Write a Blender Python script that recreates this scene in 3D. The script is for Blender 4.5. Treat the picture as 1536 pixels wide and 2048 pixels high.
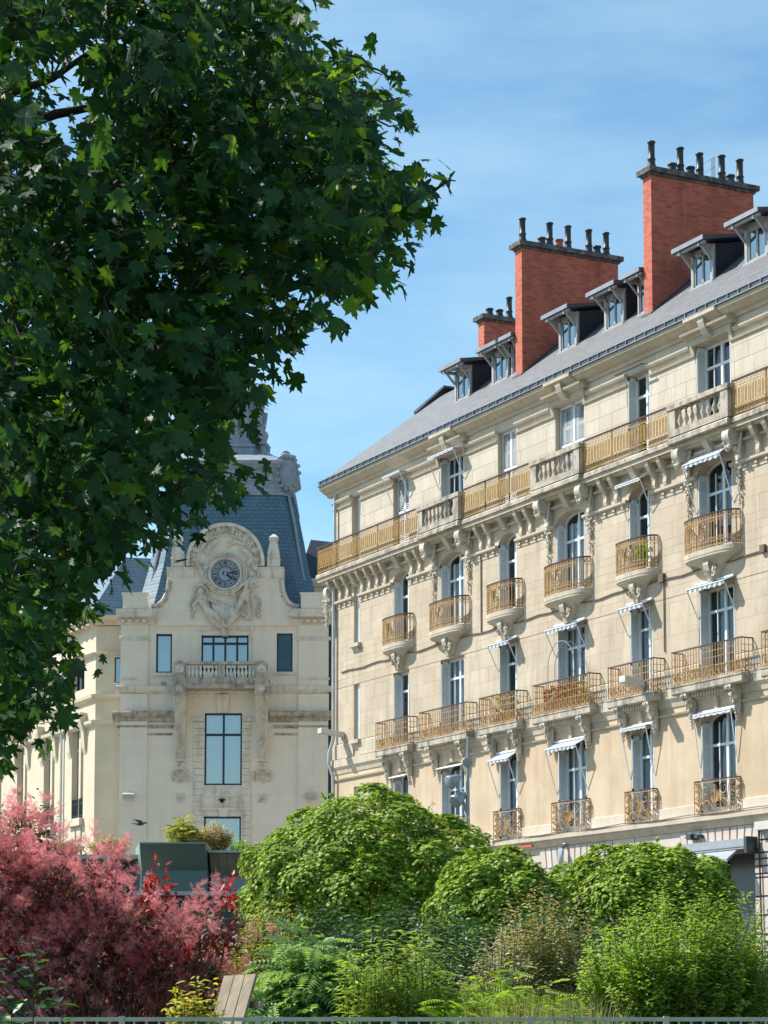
import bpy, math, random
import numpy as np
from mathutils import Vector, Matrix
from math import sin, cos, pi, radians as R

for o in list(bpy.data.objects): bpy.data.objects.remove(o)
random.seed(7); rng = np.random.default_rng(11)
SC = bpy.context.scene; COL = SC.collection

# ------------------------------------------------------------------ camera, sky, sun, exposure
cd = bpy.data.cameras.new('camera'); cam = bpy.data.objects.new('camera', cd); COL.objects.link(cam)
cam.location = (0, 0, 1.6); cam.rotation_euler = (R(90) + math.atan(.10), 0, 0)
cd.sensor_fit = 'HORIZONTAL'; cd.sensor_width = 36; cd.lens = 110.16; cd.shift_y = .336
cd.clip_start = .1; cd.clip_end = 6000; SC.camera = cam
SUN_EL, SUN_AZ = R(47), math.atan2(-.939, .343)          # azimuth measured from +Y towards +X
W = bpy.data.worlds.new('World'); SC.world = W; W.use_nodes = True
wn, wl = W.node_tree.nodes, W.node_tree.links; wn.clear()
sky = wn.new('ShaderNodeTexSky'); sky.sky_type = 'NISHITA'; sky.sun_disc = False
sky.sun_elevation = SUN_EL; sky.sun_rotation = SUN_AZ; sky.altitude = 300
sky.air_density = 1.0; sky.dust_density = .8; sky.ozone_density = 6.0
tcw = wn.new('ShaderNodeTexCoord'); mpw = wn.new('ShaderNodeMapping'); mpw.inputs['Scale'].default_value = (1.2, 1.2, 4.5); mpw.inputs['Rotation'].default_value = (.25, .35, .2)
nzw = wn.new('ShaderNodeTexNoise'); nzw.inputs['Scale'].default_value = 3.2; nzw.inputs['Detail'].default_value = 6; nzw.inputs['Roughness'].default_value = .55
crw = wn.new('ShaderNodeValToRGB'); crw.color_ramp.elements[0].position = .40; crw.color_ramp.elements[1].position = .82
crw.color_ramp.elements[1].color = (.42, .42, .42, 1)
mxw = wn.new('ShaderNodeMixRGB'); mxw.inputs[2].default_value = (6.0, 6.5, 7.0, 1)
bgw = wn.new('ShaderNodeBackground'); bgw.inputs[1].default_value = .13; ow = wn.new('ShaderNodeOutputWorld')
wl.new(tcw.outputs['Generated'], mpw.inputs[0]); wl.new(mpw.outputs[0], nzw.inputs['Vector']); wl.new(nzw.outputs[0], crw.inputs[0])
wl.new(crw.outputs[0], mxw.inputs[0]); wl.new(sky.outputs[0], mxw.inputs[1]); tnw = wn.new('ShaderNodeMixRGB'); tnw.blend_type = 'MULTIPLY'; tnw.inputs[0].default_value = 1; tnw.inputs[2].default_value = (.85, .99, .875, 1)
wl.new(mxw.outputs[0], tnw.inputs[1]); wl.new(tnw.outputs[0], bgw.inputs[0]); wl.new(bgw.outputs[0], ow.inputs[0])
sl = bpy.data.lights.new('sun', 'SUN'); sl.energy = 4.6; sl.angle = R(.5); sl.color = (1, .955, .885)
so = bpy.data.objects.new('sun', sl); COL.objects.link(so)
so.rotation_euler = Vector((.939 * cos(SUN_EL), -.343 * cos(SUN_EL), -sin(SUN_EL))).to_track_quat('-Z', 'Y').to_euler()
so.location = (-60, 40, 80)
vs = SC.view_settings; vs.view_transform = 'Standard'; vs.look = 'None'; vs.exposure = 0.7; vs.gamma = 1; vs.use_curve_mapping = False
SC.cycles.max_bounces = 8; SC.cycles.transparent_max_bounces = 12

# ------------------------------------------------------------------ materials
MATS = {}
def M(name, c, rough=.75, var=.15, vs=1.2, c2=None, bump=.15, bs=25, spec=.3, metal=0, streak=None, patch=None, tex=None, blk=0):
    """noise-varied paint/stone: c base, var darkening or c2 second colour; streak=(colour, amount) runs down; patch=(colour, amount, scale); tex = brick/slate joints"""
    m = bpy.data.materials.new(name); m.use_nodes = True; N, Lk = m.node_tree.nodes, m.node_tree.links
    b = N['Principled BSDF']; b.inputs['Roughness'].default_value = rough; b.inputs['Metallic'].default_value = metal
    b.inputs['Specular IOR Level'].default_value = spec
    g = N.new('ShaderNodeNewGeometry'); oc = N.new('ShaderNodeTexCoord')
    def noise(scale, src=None, det=5, ro=.6):
        n = N.new('ShaderNodeTexNoise'); n.inputs['Scale'].default_value = scale; n.inputs['Detail'].default_value = det; n.inputs['Roughness'].default_value = ro
        Lk.new(src or g.outputs['Position'], n.inputs['Vector']); return n.outputs[0]
    def ramp(src, a, bb):
        r = N.new('ShaderNodeMapRange'); r.inputs[1].default_value = a; r.inputs[2].default_value = bb; Lk.new(src, r.inputs[0]); return r.outputs[0]
    def mix(f, a, bb):
        x = N.new('ShaderNodeMixRGB')
        if isinstance(f, float): x.inputs[0].default_value = f
        else: Lk.new(f, x.inputs[0])
        for i, q in ((1, a), (2, bb)):
            if isinstance(q, tuple): x.inputs[i].default_value = (*q, 1)
            else: Lk.new(q, x.inputs[i])
        return x.outputs[0]
    def scaled(f, k):
        q = N.new('ShaderNodeMath'); q.operation = 'MULTIPLY'; q.inputs[1].default_value = k; Lk.new(f, q.inputs[0]); return q.outputs[0]
    c2 = c2 or tuple(x * (1 - var) for x in c)
    col = mix(ramp(noise(vs), .35, .68), c, c2)
    hb = noise(bs, det=3)
    if tex:
        sp = N.new('ShaderNodeSeparateXYZ'); Lk.new(oc.outputs['Object'], sp.inputs[0])
        ad = N.new('ShaderNodeMath'); ad.operation = 'ADD'; Lk.new(sp.outputs[0], ad.inputs[0]); Lk.new(sp.outputs[1], ad.inputs[1])
        cb = N.new('ShaderNodeCombineXYZ'); Lk.new(ad.outputs[0] if tex.get('xy', 1) else sp.outputs[0], cb.inputs[0]); Lk.new(scaled(sp.outputs[2], tex.get('zs', 1.)), cb.inputs[1])
        bt = N.new('ShaderNodeTexBrick'); Lk.new(cb.outputs[0], bt.inputs['Vector']); bt.inputs['Scale'].default_value = 1
        bt.inputs['Brick Width'].default_value = tex['w']; bt.inputs['Row Height'].default_value = tex['h']; bt.inputs['Mortar Size'].default_value = tex['m']
        bt.inputs['Mortar Smooth'].default_value = .3; bt.inputs['Bias'].default_value = tex.get('bias', -.3)
        bt.inputs['Color1'].default_value = (*tex['a'], 1); bt.inputs['Color2'].default_value = (*tex['b'], 1); bt.inputs['Mortar'].default_value = (*tex['mc'], 1)
        col = mix(tex.get('k', .8), col, bt.outputs[0])
        hb2 = N.new('ShaderNodeMath'); hb2.operation = 'MULTIPLY_ADD'; Lk.new(bt.outputs[1], hb2.inputs[0]); hb2.inputs[1].default_value = -1.2; Lk.new(hb, hb2.inputs[2]); hb = hb2.outputs[0]
    if blk:
        oi = N.new('ShaderNodeObjectInfo'); sm = N.new('ShaderNodeMath'); sm.operation = 'ADD'; Lk.new(oi.outputs['Random'], sm.inputs[0]); Lk.new(g.outputs['Random Per Island'], sm.inputs[1])
        fr = N.new('ShaderNodeMath'); fr.operation = 'FRACT'; Lk.new(sm.outputs[0], fr.inputs[0]); col = mix(scaled(fr.outputs[0], blk), col, tuple(x * .62 for x in c))
    if patch: col = mix(scaled(ramp(noise(patch[2], det=7, ro=.7), .50, .68), patch[1]), col, patch[0])
    if streak:
        mp = N.new('ShaderNodeMapping'); mp.inputs['Scale'].default_value = (1, 1, .12); Lk.new(g.outputs['Position'], mp.inputs[0])
        col = mix(scaled(ramp(noise(streak[2] if len(streak) > 2 else 3.5, mp.outputs[0], 6, .65), .50, .75), streak[1]), col, streak[0])
    Lk.new(col, b.inputs['Base Color'])
    if bump:
        bn = N.new('ShaderNodeBump'); bn.inputs['Strength'].default_value = bump; bn.inputs['Distance'].default_value = .02; Lk.new(hb, bn.inputs['Height']); Lk.new(bn.outputs[0], b.inputs['Normal'])
    MATS[name] = m; return m
def LEAF(name, c1, c2, trans=.35, rough=.42, spec=.4, tc=None):
    m = bpy.data.materials.new(name); m.use_nodes = True; N, Lk = m.node_tree.nodes, m.node_tree.links
    b = N['Principled BSDF']; b.inputs['Roughness'].default_value = rough; b.inputs['Specular IOR Level'].default_value = spec
    g = N.new('ShaderNodeNewGeometry'); x = N.new('ShaderNodeMixRGB'); x.inputs[1].default_value = (*c1, 1); x.inputs[2].default_value = (*c2, 1)
    Lk.new(g.outputs['Random Per Island'], x.inputs[0]); Lk.new(x.outputs[0], b.inputs['Base Color'])
    t = N.new('ShaderNodeBsdfTranslucent'); y = N.new('ShaderNodeMixRGB'); y.blend_type = 'MULTIPLY'; y.inputs[0].default_value = 1; y.inputs[2].default_value = (*(tc or (1.9, 1.7, .7)), 1)
    Lk.new(x.outputs[0], y.inputs[1]); Lk.new(y.outputs[0], t.inputs[0])
    s = N.new('ShaderNodeMixShader'); s.inputs[0].default_value = trans; Lk.new(b.outputs[0], s.inputs[1]); Lk.new(t.outputs[0], s.inputs[2]); Lk.new(s.outputs[0], N['Material Output'].inputs[0])
    MATS[name] = m; return m
def GLASS(name, ior=.1, tint=(.75, .82, .85)):
    m = bpy.data.materials.new(name); m.use_nodes = True; N, Lk = m.node_tree.nodes, m.node_tree.links
    N.remove(N['Principled BSDF']); t = N.new('ShaderNodeBsdfTransparent'); t.inputs[0].default_value = (*tint, 1)
    gl = N.new('ShaderNodeBsdfGlossy'); gl.inputs['Roughness'].default_value = .03
    n = N.new('ShaderNodeTexNoise'); n.inputs['Scale'].default_value = 1.5; bn = N.new('ShaderNodeBump'); bn.inputs['Strength'].default_value = .06; Lk.new(n.outputs[0], bn.inputs['Height']); Lk.new(bn.outputs[0], gl.inputs['Normal'])
    lw = N.new('ShaderNodeLayerWeight'); lw.inputs[0].default_value = .5; pw = N.new('ShaderNodeMath'); pw.operation = 'POWER'; pw.inputs[1].default_value = 4; Lk.new(lw.outputs['Facing'], pw.inputs[0])
    f = N.new('ShaderNodeMath'); f.operation = 'MULTIPLY_ADD'; f.inputs[1].default_value = .6; f.inputs[2].default_value = ior; Lk.new(pw.outputs[0], f.inputs[0]); s = N.new('ShaderNodeMixShader')
    Lk.new(f.outputs[0], s.inputs[0]); Lk.new(t.outputs[0], s.inputs[1]); Lk.new(gl.outputs[0], s.inputs[2]); Lk.new(s.outputs[0], N['Material Output'].inputs[0])
    MATS[name] = m; return m
def STRIPE(name, a, b, w):
    m = bpy.data.materials.new(name); m.use_nodes = True; N, Lk = m.node_tree.nodes, m.node_tree.links
    p = N['Principled BSDF']; p.inputs['Roughness'].default_value = .85
    tc = N.new('ShaderNodeTexCoord'); sp = N.new('ShaderNodeSeparateXYZ'); Lk.new(tc.outputs['Object'], sp.inputs[0])
    q = N.new('ShaderNodeMath'); q.operation = 'PINGPONG'; q.inputs[1].default_value = w; Lk.new(sp.outputs[0], q.inputs[0])
    r = N.new('ShaderNodeMath'); r.operation = 'GREATER_THAN'; r.inputs[1].default_value = w * .5; Lk.new(q.outputs[0], r.inputs[0])
    x = N.new('ShaderNodeMixRGB'); x.inputs[1].default_value = (*a, 1); x.inputs[2].default_value = (*b, 1); Lk.new(r.outputs[0], x.inputs[0]); Lk.new(x.outputs[0], p.inputs['Base Color'])
    MATS[name] = m; return m

STONE = (.585, .478, .36)
M('ashlar', STONE, .85, vs=.9, c2=(.50, .405, .29), bump=.3, bs=30, streak=((.31, .25, .18), .65, 2.6), patch=((.63, .545, .43), .6, .5), blk=.40)
M('ashlar_top', (.62, .55, .445), .85, vs=1.5, c2=(.56, .48, .375), bump=.25, bs=30, streak=((.38, .31, .23), .4), blk=.34)
M('stucco', (.595, .465, .33), .9, vs=.7, c2=(.49, .37, .245), bump=.25, bs=14, streak=((.38, .26, .16), .55, 2.2), patch=((.62, .51, .37), .6, .6))
M('trim', (.57, .49, .38), .85, vs=2, c2=(.49, .41, .31), bump=.25, streak=((.24, .20, .16), .45, 5), patch=((.33, .28, .22), .35, 2.5))
M('weathered', (.52, .46, .37), .9, vs=3, c2=(.36, .31, .25), bump=.5, bs=18, streak=((.07, .065, .06), .75, 5), patch=((.08, .075, .07), .6, 3))
M('lichen_cap', (.16, .15, .14), .95, vs=6, c2=(.05, .05, .05), bump=.6, bs=14, patch=((.34, .30, .25), .8, 5))
M('pink_stone', (.62, .54, .49), .85, vs=1.5, c2=(.55, .46, .41), bump=.2, patch=((.60, .46, .34), .5, .8), blk=.35)
M('groove', (.13, .09, .09), .95, bump=0)
M('joint', (.40, .31, .20), .95, bump=0)
M('grey_stone', (.81, .725, .595), .88, vs=.8, c2=(.73, .65, .525), bump=.25, bs=20, streak=((.55, .50, .42), .4, 2.5), patch=((.80, .71, .57), .45, .7), tex=dict(w=1.0, h=.42, m=.008, a=(.83, .745, .61), b=(.76, .675, .545), mc=(.58, .52, .43), k=.45, bias=0))
M('grey_trim', (.77, .695, .58), .88, vs=1.5, c2=(.68, .61, .50), bump=.25, streak=((.14, .125, .11), .55, 4), patch=((.25, .23, .20), .4, 2.2))
M('carved', (.70, .63, .52), .9, vs=3, c2=(.60, .535, .435), bump=.4, streak=((.12, .11, .10), .65, 5), patch=((.16, .15, .13), .5, 2.4))
M('cream_stone', (.66, .58, .44), .85, vs=.8, c2=(.60, .51, .37), bump=.2, streak=((.48, .41, .30), .3))
SL = dict(w=.24, h=.13, m=.012, zs=1.35, xy=0)
M('roof_slate', (.115, .12, .13), .6, vs=1, c2=(.085, .09, .10), bump=.5, spec=.5, patch=((.16, .16, .16), .5, 2.), streak=((.06, .062, .068), .45, 4), tex=dict(a=(.155, .16, .17), b=(.075, .08, .09), mc=(.03, .03, .035), k=.85, **SL))
M('dark_slate', (.030, .040, .055), .5, vs=2, c2=(.045, .055, .07), bump=.4, tex=dict(w=.24, h=.13, m=.012, a=(.03, .04, .055), b=(.045, .058, .075), mc=(.012, .014, .018)))
M('dome_slate', (.06, .13, .185), .5, vs=.8, c2=(.09, .17, .225), bump=.6, spec=.5, streak=((.13, .17, .22), .35, 1.6), tex=dict(w=.30, h=.17, m=.016, a=(.065, .14, .20), b=(.10, .185, .25), mc=(.02, .04, .065), k=.75))
M('zinc', (.30, .32, .35), .5, vs=2, c2=(.24, .26, .29), bump=.1, spec=.5, metal=.3, streak=((.16, .17, .19), .4))
M('lead', (.31, .345, .39), .55, vs=2.5, c2=(.23, .26, .30), bump=.2, streak=((.20, .21, .23), .5, 4))
M('dark_zinc', (.10, .11, .125), .5, vs=2, c2=(.07, .08, .09), bump=.1, metal=.3)
M('brick', (.61, .14, .08), .85, vs=1.3, c2=(.50, .10, .058), bump=.7, streak=((.22, .055, .04), .45, 2), patch=((.16, .06, .05), .35, 1.6), tex=dict(w=.235, h=.078, m=.009, a=(.69, .17, .10), b=(.38, .07, .045), mc=(.42, .25, .18), k=.85, bias=-.25))
M('pot_dark', (.030, .036, .042), .45, vs=4, c2=(.05, .055, .06), bump=.15, patch=((.10, .10, .09), .5, 5))
M('pot_clay', (.50, .13, .07), .7, vs=4, bump=.1)
M('gilt_iron', (.55, .355, .13), .45, vs=6, c2=(.42, .25, .085), bump=.2, metal=.25, patch=((.16, .075, .035), .5, 8))
M('rust_iron', (.50, .32, .14), .5, vs=6, c2=(.39, .22, .09), bump=.2, metal=.1, patch=((.16, .07, .04), .5, 7))
M('rail_dark', (.085, .045, .035), .5, vs=6, bump=.1)
M('white_paint', (.76, .79, .81), .5, vs=3, c2=(.68, .71, .73), bump=.05, spec=.5)
M('shutter_paint', (.72, .755, .765), .55, vs=2, c2=(.66, .69, .70), bump=.05, streak=((.36, .38, .38), .3))
M('dormer_paint', (.44, .44, .43), .6, vs=4, c2=(.34, .34, .34), bump=.2, streak=((.22, .22, .22), .5, 6))
M('curtain', (.84, .85, .86), .9, vs=2, var=.12, bump=0)
M('room_dark', (.016, .018, .020), .95, bump=0)  # near-black: the darkness of unlit rooms put into the colour
M('navy_frame', (.012, .022, .040), .4, bump=0, spec=.5)
M('navy_panel', (.028, .105, .15), .45, vs=3, var=.2, bump=.05, spec=.5)
M('clock_face', (.30, .355, .42), .5, vs=2, var=.12, bump=0)
M('clock_dark', (.018, .025, .035), .5, bump=0)
M('pipe', (.55, .57, .57), .5, vs=3, var=.2, bump=0, metal=.2)
M('light_box', (.60, .58, .53), .55, vs=4, var=.15, bump=0)
M('cable', (.16, .12, .09), .7, bump=0)
M('lamp_grey', (.36, .38, .40), .45, vs=4, var=.15, bump=0, metal=.3)
M('lamp_glass', (.42, .40, .36), .25, bump=0, spec=.6)
M('red_paint', (.62, .13, .085), .6, vs=3, var=.2, bump=.05)
M('shop_grey', (.34, .365, .39), .5, vs=3, var=.15, bump=.03)
M('shop_dark', (.045, .055, .065), .35, vs=3, var=.2, bump=0, spec=.5)
M('green_metal', (.11, .165, .145), .45, vs=1.2, var=.15, bump=.05, spec=.5)
M('green_metal_lit', (.26, .32, .295), .5, vs=1.2, var=.1, bump=.05)  # the hood's green made paler, sunlight put into the colour
M('concrete', (.46, .45, .42), .8, vs=2, var=.15, bump=.15)
M('weathered_wood', (.36, .29, .205), .85, vs=5, c2=(.25, .20, .14), bump=.3, streak=((.20, .16, .12), .5, 14))
M('bark', (.075, .06, .045), .95, vs=8, c2=(.045, .036, .028), bump=.8, bs=30)
M('stem', (.10, .085, .045), .9, vs=8, bump=.2)
M('red_stem', (.16, .06, .045), .9, vs=8, bump=.2)
M('fence_paint', (.60, .55, .45), .55, vs=5, c2=(.48, .43, .35), bump=.1, spec=.4)
M('asphalt', (.06, .06, .062), .9, vs=2, var=.3, bump=.3)
M('paving', (.46, .43, .38), .9, vs=1.5, var=.2, bump=.2, tex=dict(w=.8, h=.5, m=.01, a=(.47, .44, .39), b=(.42, .39, .34), mc=(.15, .14, .12), zs=1))
M('soil', (.06, .045, .03), .95, vs=4, var=.4, bump=.6)
M('lawn', (.05, .085, .025), .95, vs=3, var=.3, bump=.6)
M('terracotta', (.34, .13, .07), .8, vs=6, var=.2, bump=.1)
M('pigeon', (.09, .095, .105), .6, vs=10, c2=(.05, .05, .055), bump=0)
M('pigeon_white', (.60, .60, .58), .7, bump=0)
M('bloom_red', (.55, .045, .05), .6, vs=9, var=.3, bump=0); M('bloom_white', (.75, .70, .68), .6, bump=0)
STRIPE('awning_stripe', (.52, .53, .55), (.17, .20, .24), .115); STRIPE('awning_pale', (.50, .51, .52), (.38, .40, .43), .10)
GLASS('glass', .06); GLASS('glass_sky', .34, (.70, .80, .86))
LEAF('leaf_maple', (.012, .046, .022), (.042, .102, .030), .42, .5, .3, (2.4, 2.2, .5))
LEAF('leaf_maple_yellowish', (.08, .16, .024), (.15, .23, .03), .5, .5, .3, (2.0, 1.9, .5))  # lighter, yellower variant of the maple leaf colour
LEAF('leaf_globe', (.085, .175, .018), (.33, .45, .048), .22, .55, .22)
LEAF('leaf_globe_b', (.095, .19, .018), (.35, .47, .05), .22, .55, .22)
LEAF('leaf_lime', (.15, .28, .03), (.32, .46, .065), .40, .5, .3)
LEAF('leaf_fern', (.15, .28, .10), (.30, .45, .19), .32, .5, .35)
LEAF('leaf_herb', (.20, .32, .045), (.33, .44, .08), .42, .5, .3)
LEAF('leaf_dark', (.03, .075, .025), (.065, .13, .04), .3, .45, .4)
LEAF('leaf_yellow', (.32, .35, .045), (.48, .46, .08), .4, .5, .3)
LEAF('leaf_variegated', (.16, .19, .03), (.40, .38, .09), .35, .5, .3)
LEAF('leaf_olive', (.20, .25, .07), (.48, .48, .25), .3, .5, .35)
LEAF('leaf_brown', (.28, .19, .10), (.50, .40, .27), .3, .5, .3)
LEAF('leaf_silver', (.30, .30, .24), (.42, .41, .34), .25)
LEAF('leaf_smoke', (.06, .022, .02), (.16, .055, .04), .3, .45, .4, (2.0, .8, .5))
LEAF('leaf_smoke_green', (.10, .09, .025), (.20, .11, .035), .3)
LEAF('leaf_scarlet', (.30, .03, .022), (.46, .07, .035), .45, .4, .5, (1.6, .7, .5))
LEAF('plume_pink', (.66, .22, .235), (.90, .47, .46), .5, .9, .05, (1.15, 1.0, 1.0))
LEAF('plume_crimson', (.42, .06, .10), (.58, .12, .16), .45, .8, .1, (1.25, .9, .9))
LEAF('leaf_branch', (.03, .09, .02), (.06, .15, .03), .4)
LEAF('blade', (.22, .25, .07), (.36, .36, .14), .3)
LEAF('leaf_cream', (.42, .34, .13), (.55, .46, .22), .35)
LEAF('leaf_sedge', (.20, .24, .05), (.38, .38, .12), .35)

# ------------------------------------------------------------------ mesh helpers
class MB:
    def __init__(s): s.v = []; s.f = []
    def add(s, vs, fs):
        b = len(s.v); s.v += [tuple(p) for p in vs]; s.f += [tuple(b + i for i in q) for q in fs]; return s
    def box(s, x0, x1, y0, y1, z0, z1):
        return s.add([(x0, y0, z0), (x1, y0, z0), (x1, y1, z0), (x0, y1, z0), (x0, y0, z1), (x1, y0, z1), (x1, y1, z1), (x0, y1, z1)],
                     [(0, 3, 2, 1), (4, 5, 6, 7), (0, 1, 5, 4), (1, 2, 6, 5), (2, 3, 7, 6), (3, 0, 4, 7)])
    def loft(s, rings, caps=True, closed=True):
        n = len(rings[0]); vs = [p for r in rings for p in r]; fs = []
        for i in range(len(rings) - 1):
            for j in range(n if closed else n - 1):
                k = (j + 1) % n; fs.append((i * n + j, i * n + k, (i + 1) * n + k, (i + 1) * n + j))
        if caps: fs += [tuple(range(n))[::-1], tuple(range((len(rings) - 1) * n, len(rings) * n))]
        return s.add(vs, fs)
    def xprism(s, prof, x0, x1): return s.loft([[(x0, a, b) for a, b in prof], [(x1, a, b) for a, b in prof]])     # profile in (y,z)
    def yprism(s, prof, y0, y1): return s.loft([[(a, y0, b) for a, b in prof], [(a, y1, b) for a, b in prof]])     # profile in (x,z)
    def zprism(s, prof, z0, z1): return s.loft([[(a, b, z0) for a, b in prof], [(a, b, z1) for a, b in prof]])
    def tube(s, pts, r, n=4, caps=True):
        pts = [Vector(p) for p in pts]; rs = r if isinstance(r, (list, tuple)) else [r] * len(pts); rings = []
        for i, p in enumerate(pts):
            d = (pts[min(i + 1, len(pts) - 1)] - pts[max(i - 1, 0)]).normalized()
            a = d.cross(Vector((0, 0, 1))) if abs(d.z) < .95 else d.cross(Vector((0, 1, 0)))
            a.normalize(); b = d.cross(a)
            rings.append([p + (a * cos(2 * pi * k / n + pi / n) + b * sin(2 * pi * k / n + pi / n)) * rs[i] for k in range(n)])
        return s.loft(rings, caps)
    def lathe(s, prof, c=(0, 0, 0), n=12): return s.loft([[(c[0] + r * cos(2 * pi * k / n), c[1] + r * sin(2 * pi * k / n), c[2] + z) for k in range(n)] for r, z in prof])
    def ball(s, c, r, n=8, m=5):
        r = r if isinstance(r, (list, tuple)) else (r, r, r)
        return s.loft([[(c[0] + r[0] * max(.02, sin(pi * i / m)) * cos(2 * pi * k / n), c[1] + r[1] * max(.02, sin(pi * i / m)) * sin(2 * pi * k / n), c[2] - r[2] * cos(pi * i / m)) for k in range(n)] for i in range(m + 1)])
    def mesh(s, name, smooth=False):
        me = bpy.data.meshes.new(name); me.from_pydata(s.v, [], s.f); me.update()
        if smooth: me.polygons.foreach_set('use_smooth', [True] * len(me.polygons))
        return me
    def obj(s, name, mat, parent=None, loc=(0, 0, 0), smooth=False):
        return inst(name, s.mesh(name, smooth), parent, loc, mat)
def inst(name, me, parent=None, loc=(0, 0, 0), mat=None, rot=(0, 0, 0), sc=None):
    if mat and not me.materials: me.materials.append(MATS[mat])
    o = bpy.data.objects.new(name, me); COL.objects.link(o); o.parent = parent; o.location = loc; o.rotation_euler = rot
    if sc: o.scale = sc
    return o
def thing(name, label, cat, loc=(0, 0, 0), rz=0, group=None):
    o = bpy.data.objects.new(name, None); COL.objects.link(o); o.location = loc; o.rotation_euler = (0, 0, rz); o.empty_display_size = .2
    return tag(o, label, cat, group)
def tag(o, label, cat, group=None):
    o['label'] = label; o['category'] = cat
    if group: o['group'] = group
    return o
def struct(o): o['kind'] = 'structure'; return o
def cells(x0, x1, z0, z1, op):
    """rectangles of a wall left over once the openings (x0,x1,z0,z1) are cut out"""
    zs = sorted({z0, z1, *[q for a in op for q in a[2:] if z0 < q < z1]}); out = []
    for a, b in zip(zs, zs[1:]):
        m = (a + b) / 2; cut = sorted((o[0], o[1]) for o in op if o[2] < m < o[3]); x = x0
        for c, d in cut:
            if c > x: out.append((x, min(c, x1), a, b))
            x = max(x, d)
        if x < x1: out.append((x, x1, a, b))
    return out
def arc(cx, cz, r, a0, a1, n): return [(cx + r * cos(R(a0 + (a1 - a0) * i / n)), cz + r * sin(R(a0 + (a1 - a0) * i / n))) for i in range(n + 1)]
def segarc(x0, x1, z, rise, n=8):
    w = (x1 - x0) / 2; c = (x0 + x1) / 2
    return [(c + w * cos(pi - pi * i / n), z + rise * sin(pi * i / n)) for i in range(n + 1)]

# ------------------------------------------------------------------ ground
def sheet(name, x0, x1, y0, y1, z, mat): return struct(MB().add([(x0, y0, z), (x1, y0, z), (x1, y1, z), (x0, y1, z)], [(0, 1, 2, 3)]).obj(name, mat))
sheet('ground', -2500, 2500, -800, 4200, 0, 'paving'); sheet('road', -60, 90, 50, 60, .004, 'asphalt'); sheet('garden_bed', -40, 40, 21.3, 46, .42, 'soil'); sheet('lawn', -60, 60, -30, 20.6, .006, 'lawn')
struct(MB().box(-40, 40, 20.9, 21.3, 0, .45).obj('garden_wall', 'concrete')); struct(MB().box(-60, 90, 49.8, 50, 0, .12).obj('kerb', 'concrete'))

# ------------------------------------------------------------------ apartment building; local x runs along the facade, y goes into the house
TH = math.atan(2382 / 4700)
AB = thing('apartment_building', 'cream stone apartment block with shuttered windows, golden balconies and red brick chimneys', 'building', (-1.823, 84, 0), TH - pi / 2)
XE = 36.
NAR = [5.33, 12.62, 20.19, 27.6]; WID = [8.98, 16.39, 23.9, 31.3]; HN, HW = .585, .82
COLS = sorted([(c, HN) for c in NAR] + [(c, HW) for c in WID])
FL = {1: (6.7, 9.22, .26), 2: (10.3, 12.9, 0), 3: (13.83, 16.07, .30), 4: (17.12, 19.68, 0)}
SLIT = {1: (1.68, 2.13, 7.3, 9.25), 2: (1.68, 2.13, 10.9, 12.88), 3: (1.68, 2.13, 14.33, 16.38), 4: (1.5, 2.2, 17.12, 19.68)}
OP = [(c - h, c + h, a, b + r) for c, h in COLS for a, b, r in FL.values()] + list(SLIT.values())
w1 = MB()
for c in cells(0, XE, 6.4, 10.05, OP): w1.box(c[0], c[1], 0, .42, c[2], c[3])
w2 = MB()
for c in cells(0, XE, 10.05, 20.3, OP): w2.box(c[0], c[1], .014, .42, c[2], c[3])
w3 = MB()
for c in cells(0, XE, 15.93, 17.1, OP): w3.box(c[0], c[1], -.002, .012, c[2], c[3])
for f, tgt in ((1, w1), (3, w3)):
    for c, h in COLS:
        a = segarc(c - h, c + h, FL[f][1], FL[f][2], 10); top = FL[f][1] + FL[f][2]
        for p, q in zip(a, a[1:]): tgt.yprism([p, q, (q[0], top), (p[0], top)], -.002 if f == 3 else .0, .41)
w1.obj('lower_wall', 'stucco', AB); w2.obj('wall', 'ashlar', AB); w3.obj('frieze', 'ashlar', AB)
MB().box(.4, XE, 1.3, 1.35, 0, 20.2).obj('dark_room_sheet', 'room_dark', AB)  # dark sheet standing for the unlit rooms behind the windows
eb = MB().box(0, .4, .43, 12, 0, 20.3).box(XE - .4, XE, .43, 12, 0, 20.3).box(.4, XE - .4, 11.6, 12, 0, 20.3)
eb.obj('end_wall', 'ashlar', AB)
# ashlar blocks, proud of the joints: the nearest and clearest are single pieces
UNIT = MB().box(-.5, .5, -.5, .5, -.5, .5).mesh('stone_block'); UNIT.materials.append(MATS['ashlar'])
UNIT4 = UNIT.copy(); UNIT4.materials.clear(); UNIT4.materials.append(MATS['ashlar_top'])
blocks = []
def courses(z0, z1, n, top):
    h = (z1 - z0) / n
    for i in range(n):
        a, b = z0 + i * h, z0 + (i + 1) * h; x = -random.random() * .7; cuts = [0]
        while x < XE:
            x += random.uniform(.62, .95)
            if 0.15 < x < XE: cuts.append(x)
        cuts.append(XE)
        for p, q in zip(cuts, cuts[1:]):
            for c in cells(p, q, a, b, OP):
                if c[1] - c[0] > .05 and c[3] - c[2] > .05: blocks.append((*c, top))
courses(10.9, 15.93, 11, 0); courses(17.1, 19.25, 5, 1); courses(19.25, 20.0, 2, 1)
def score(b): return (2 if b[4] and b[2] > 17.9 else 0) + (b[0] / 30 if b[0] < 26.5 else -3) + (b[1] - b[0]) * .3
blocks.sort(key=score, reverse=True); rest = [MB(), MB()]
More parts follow.
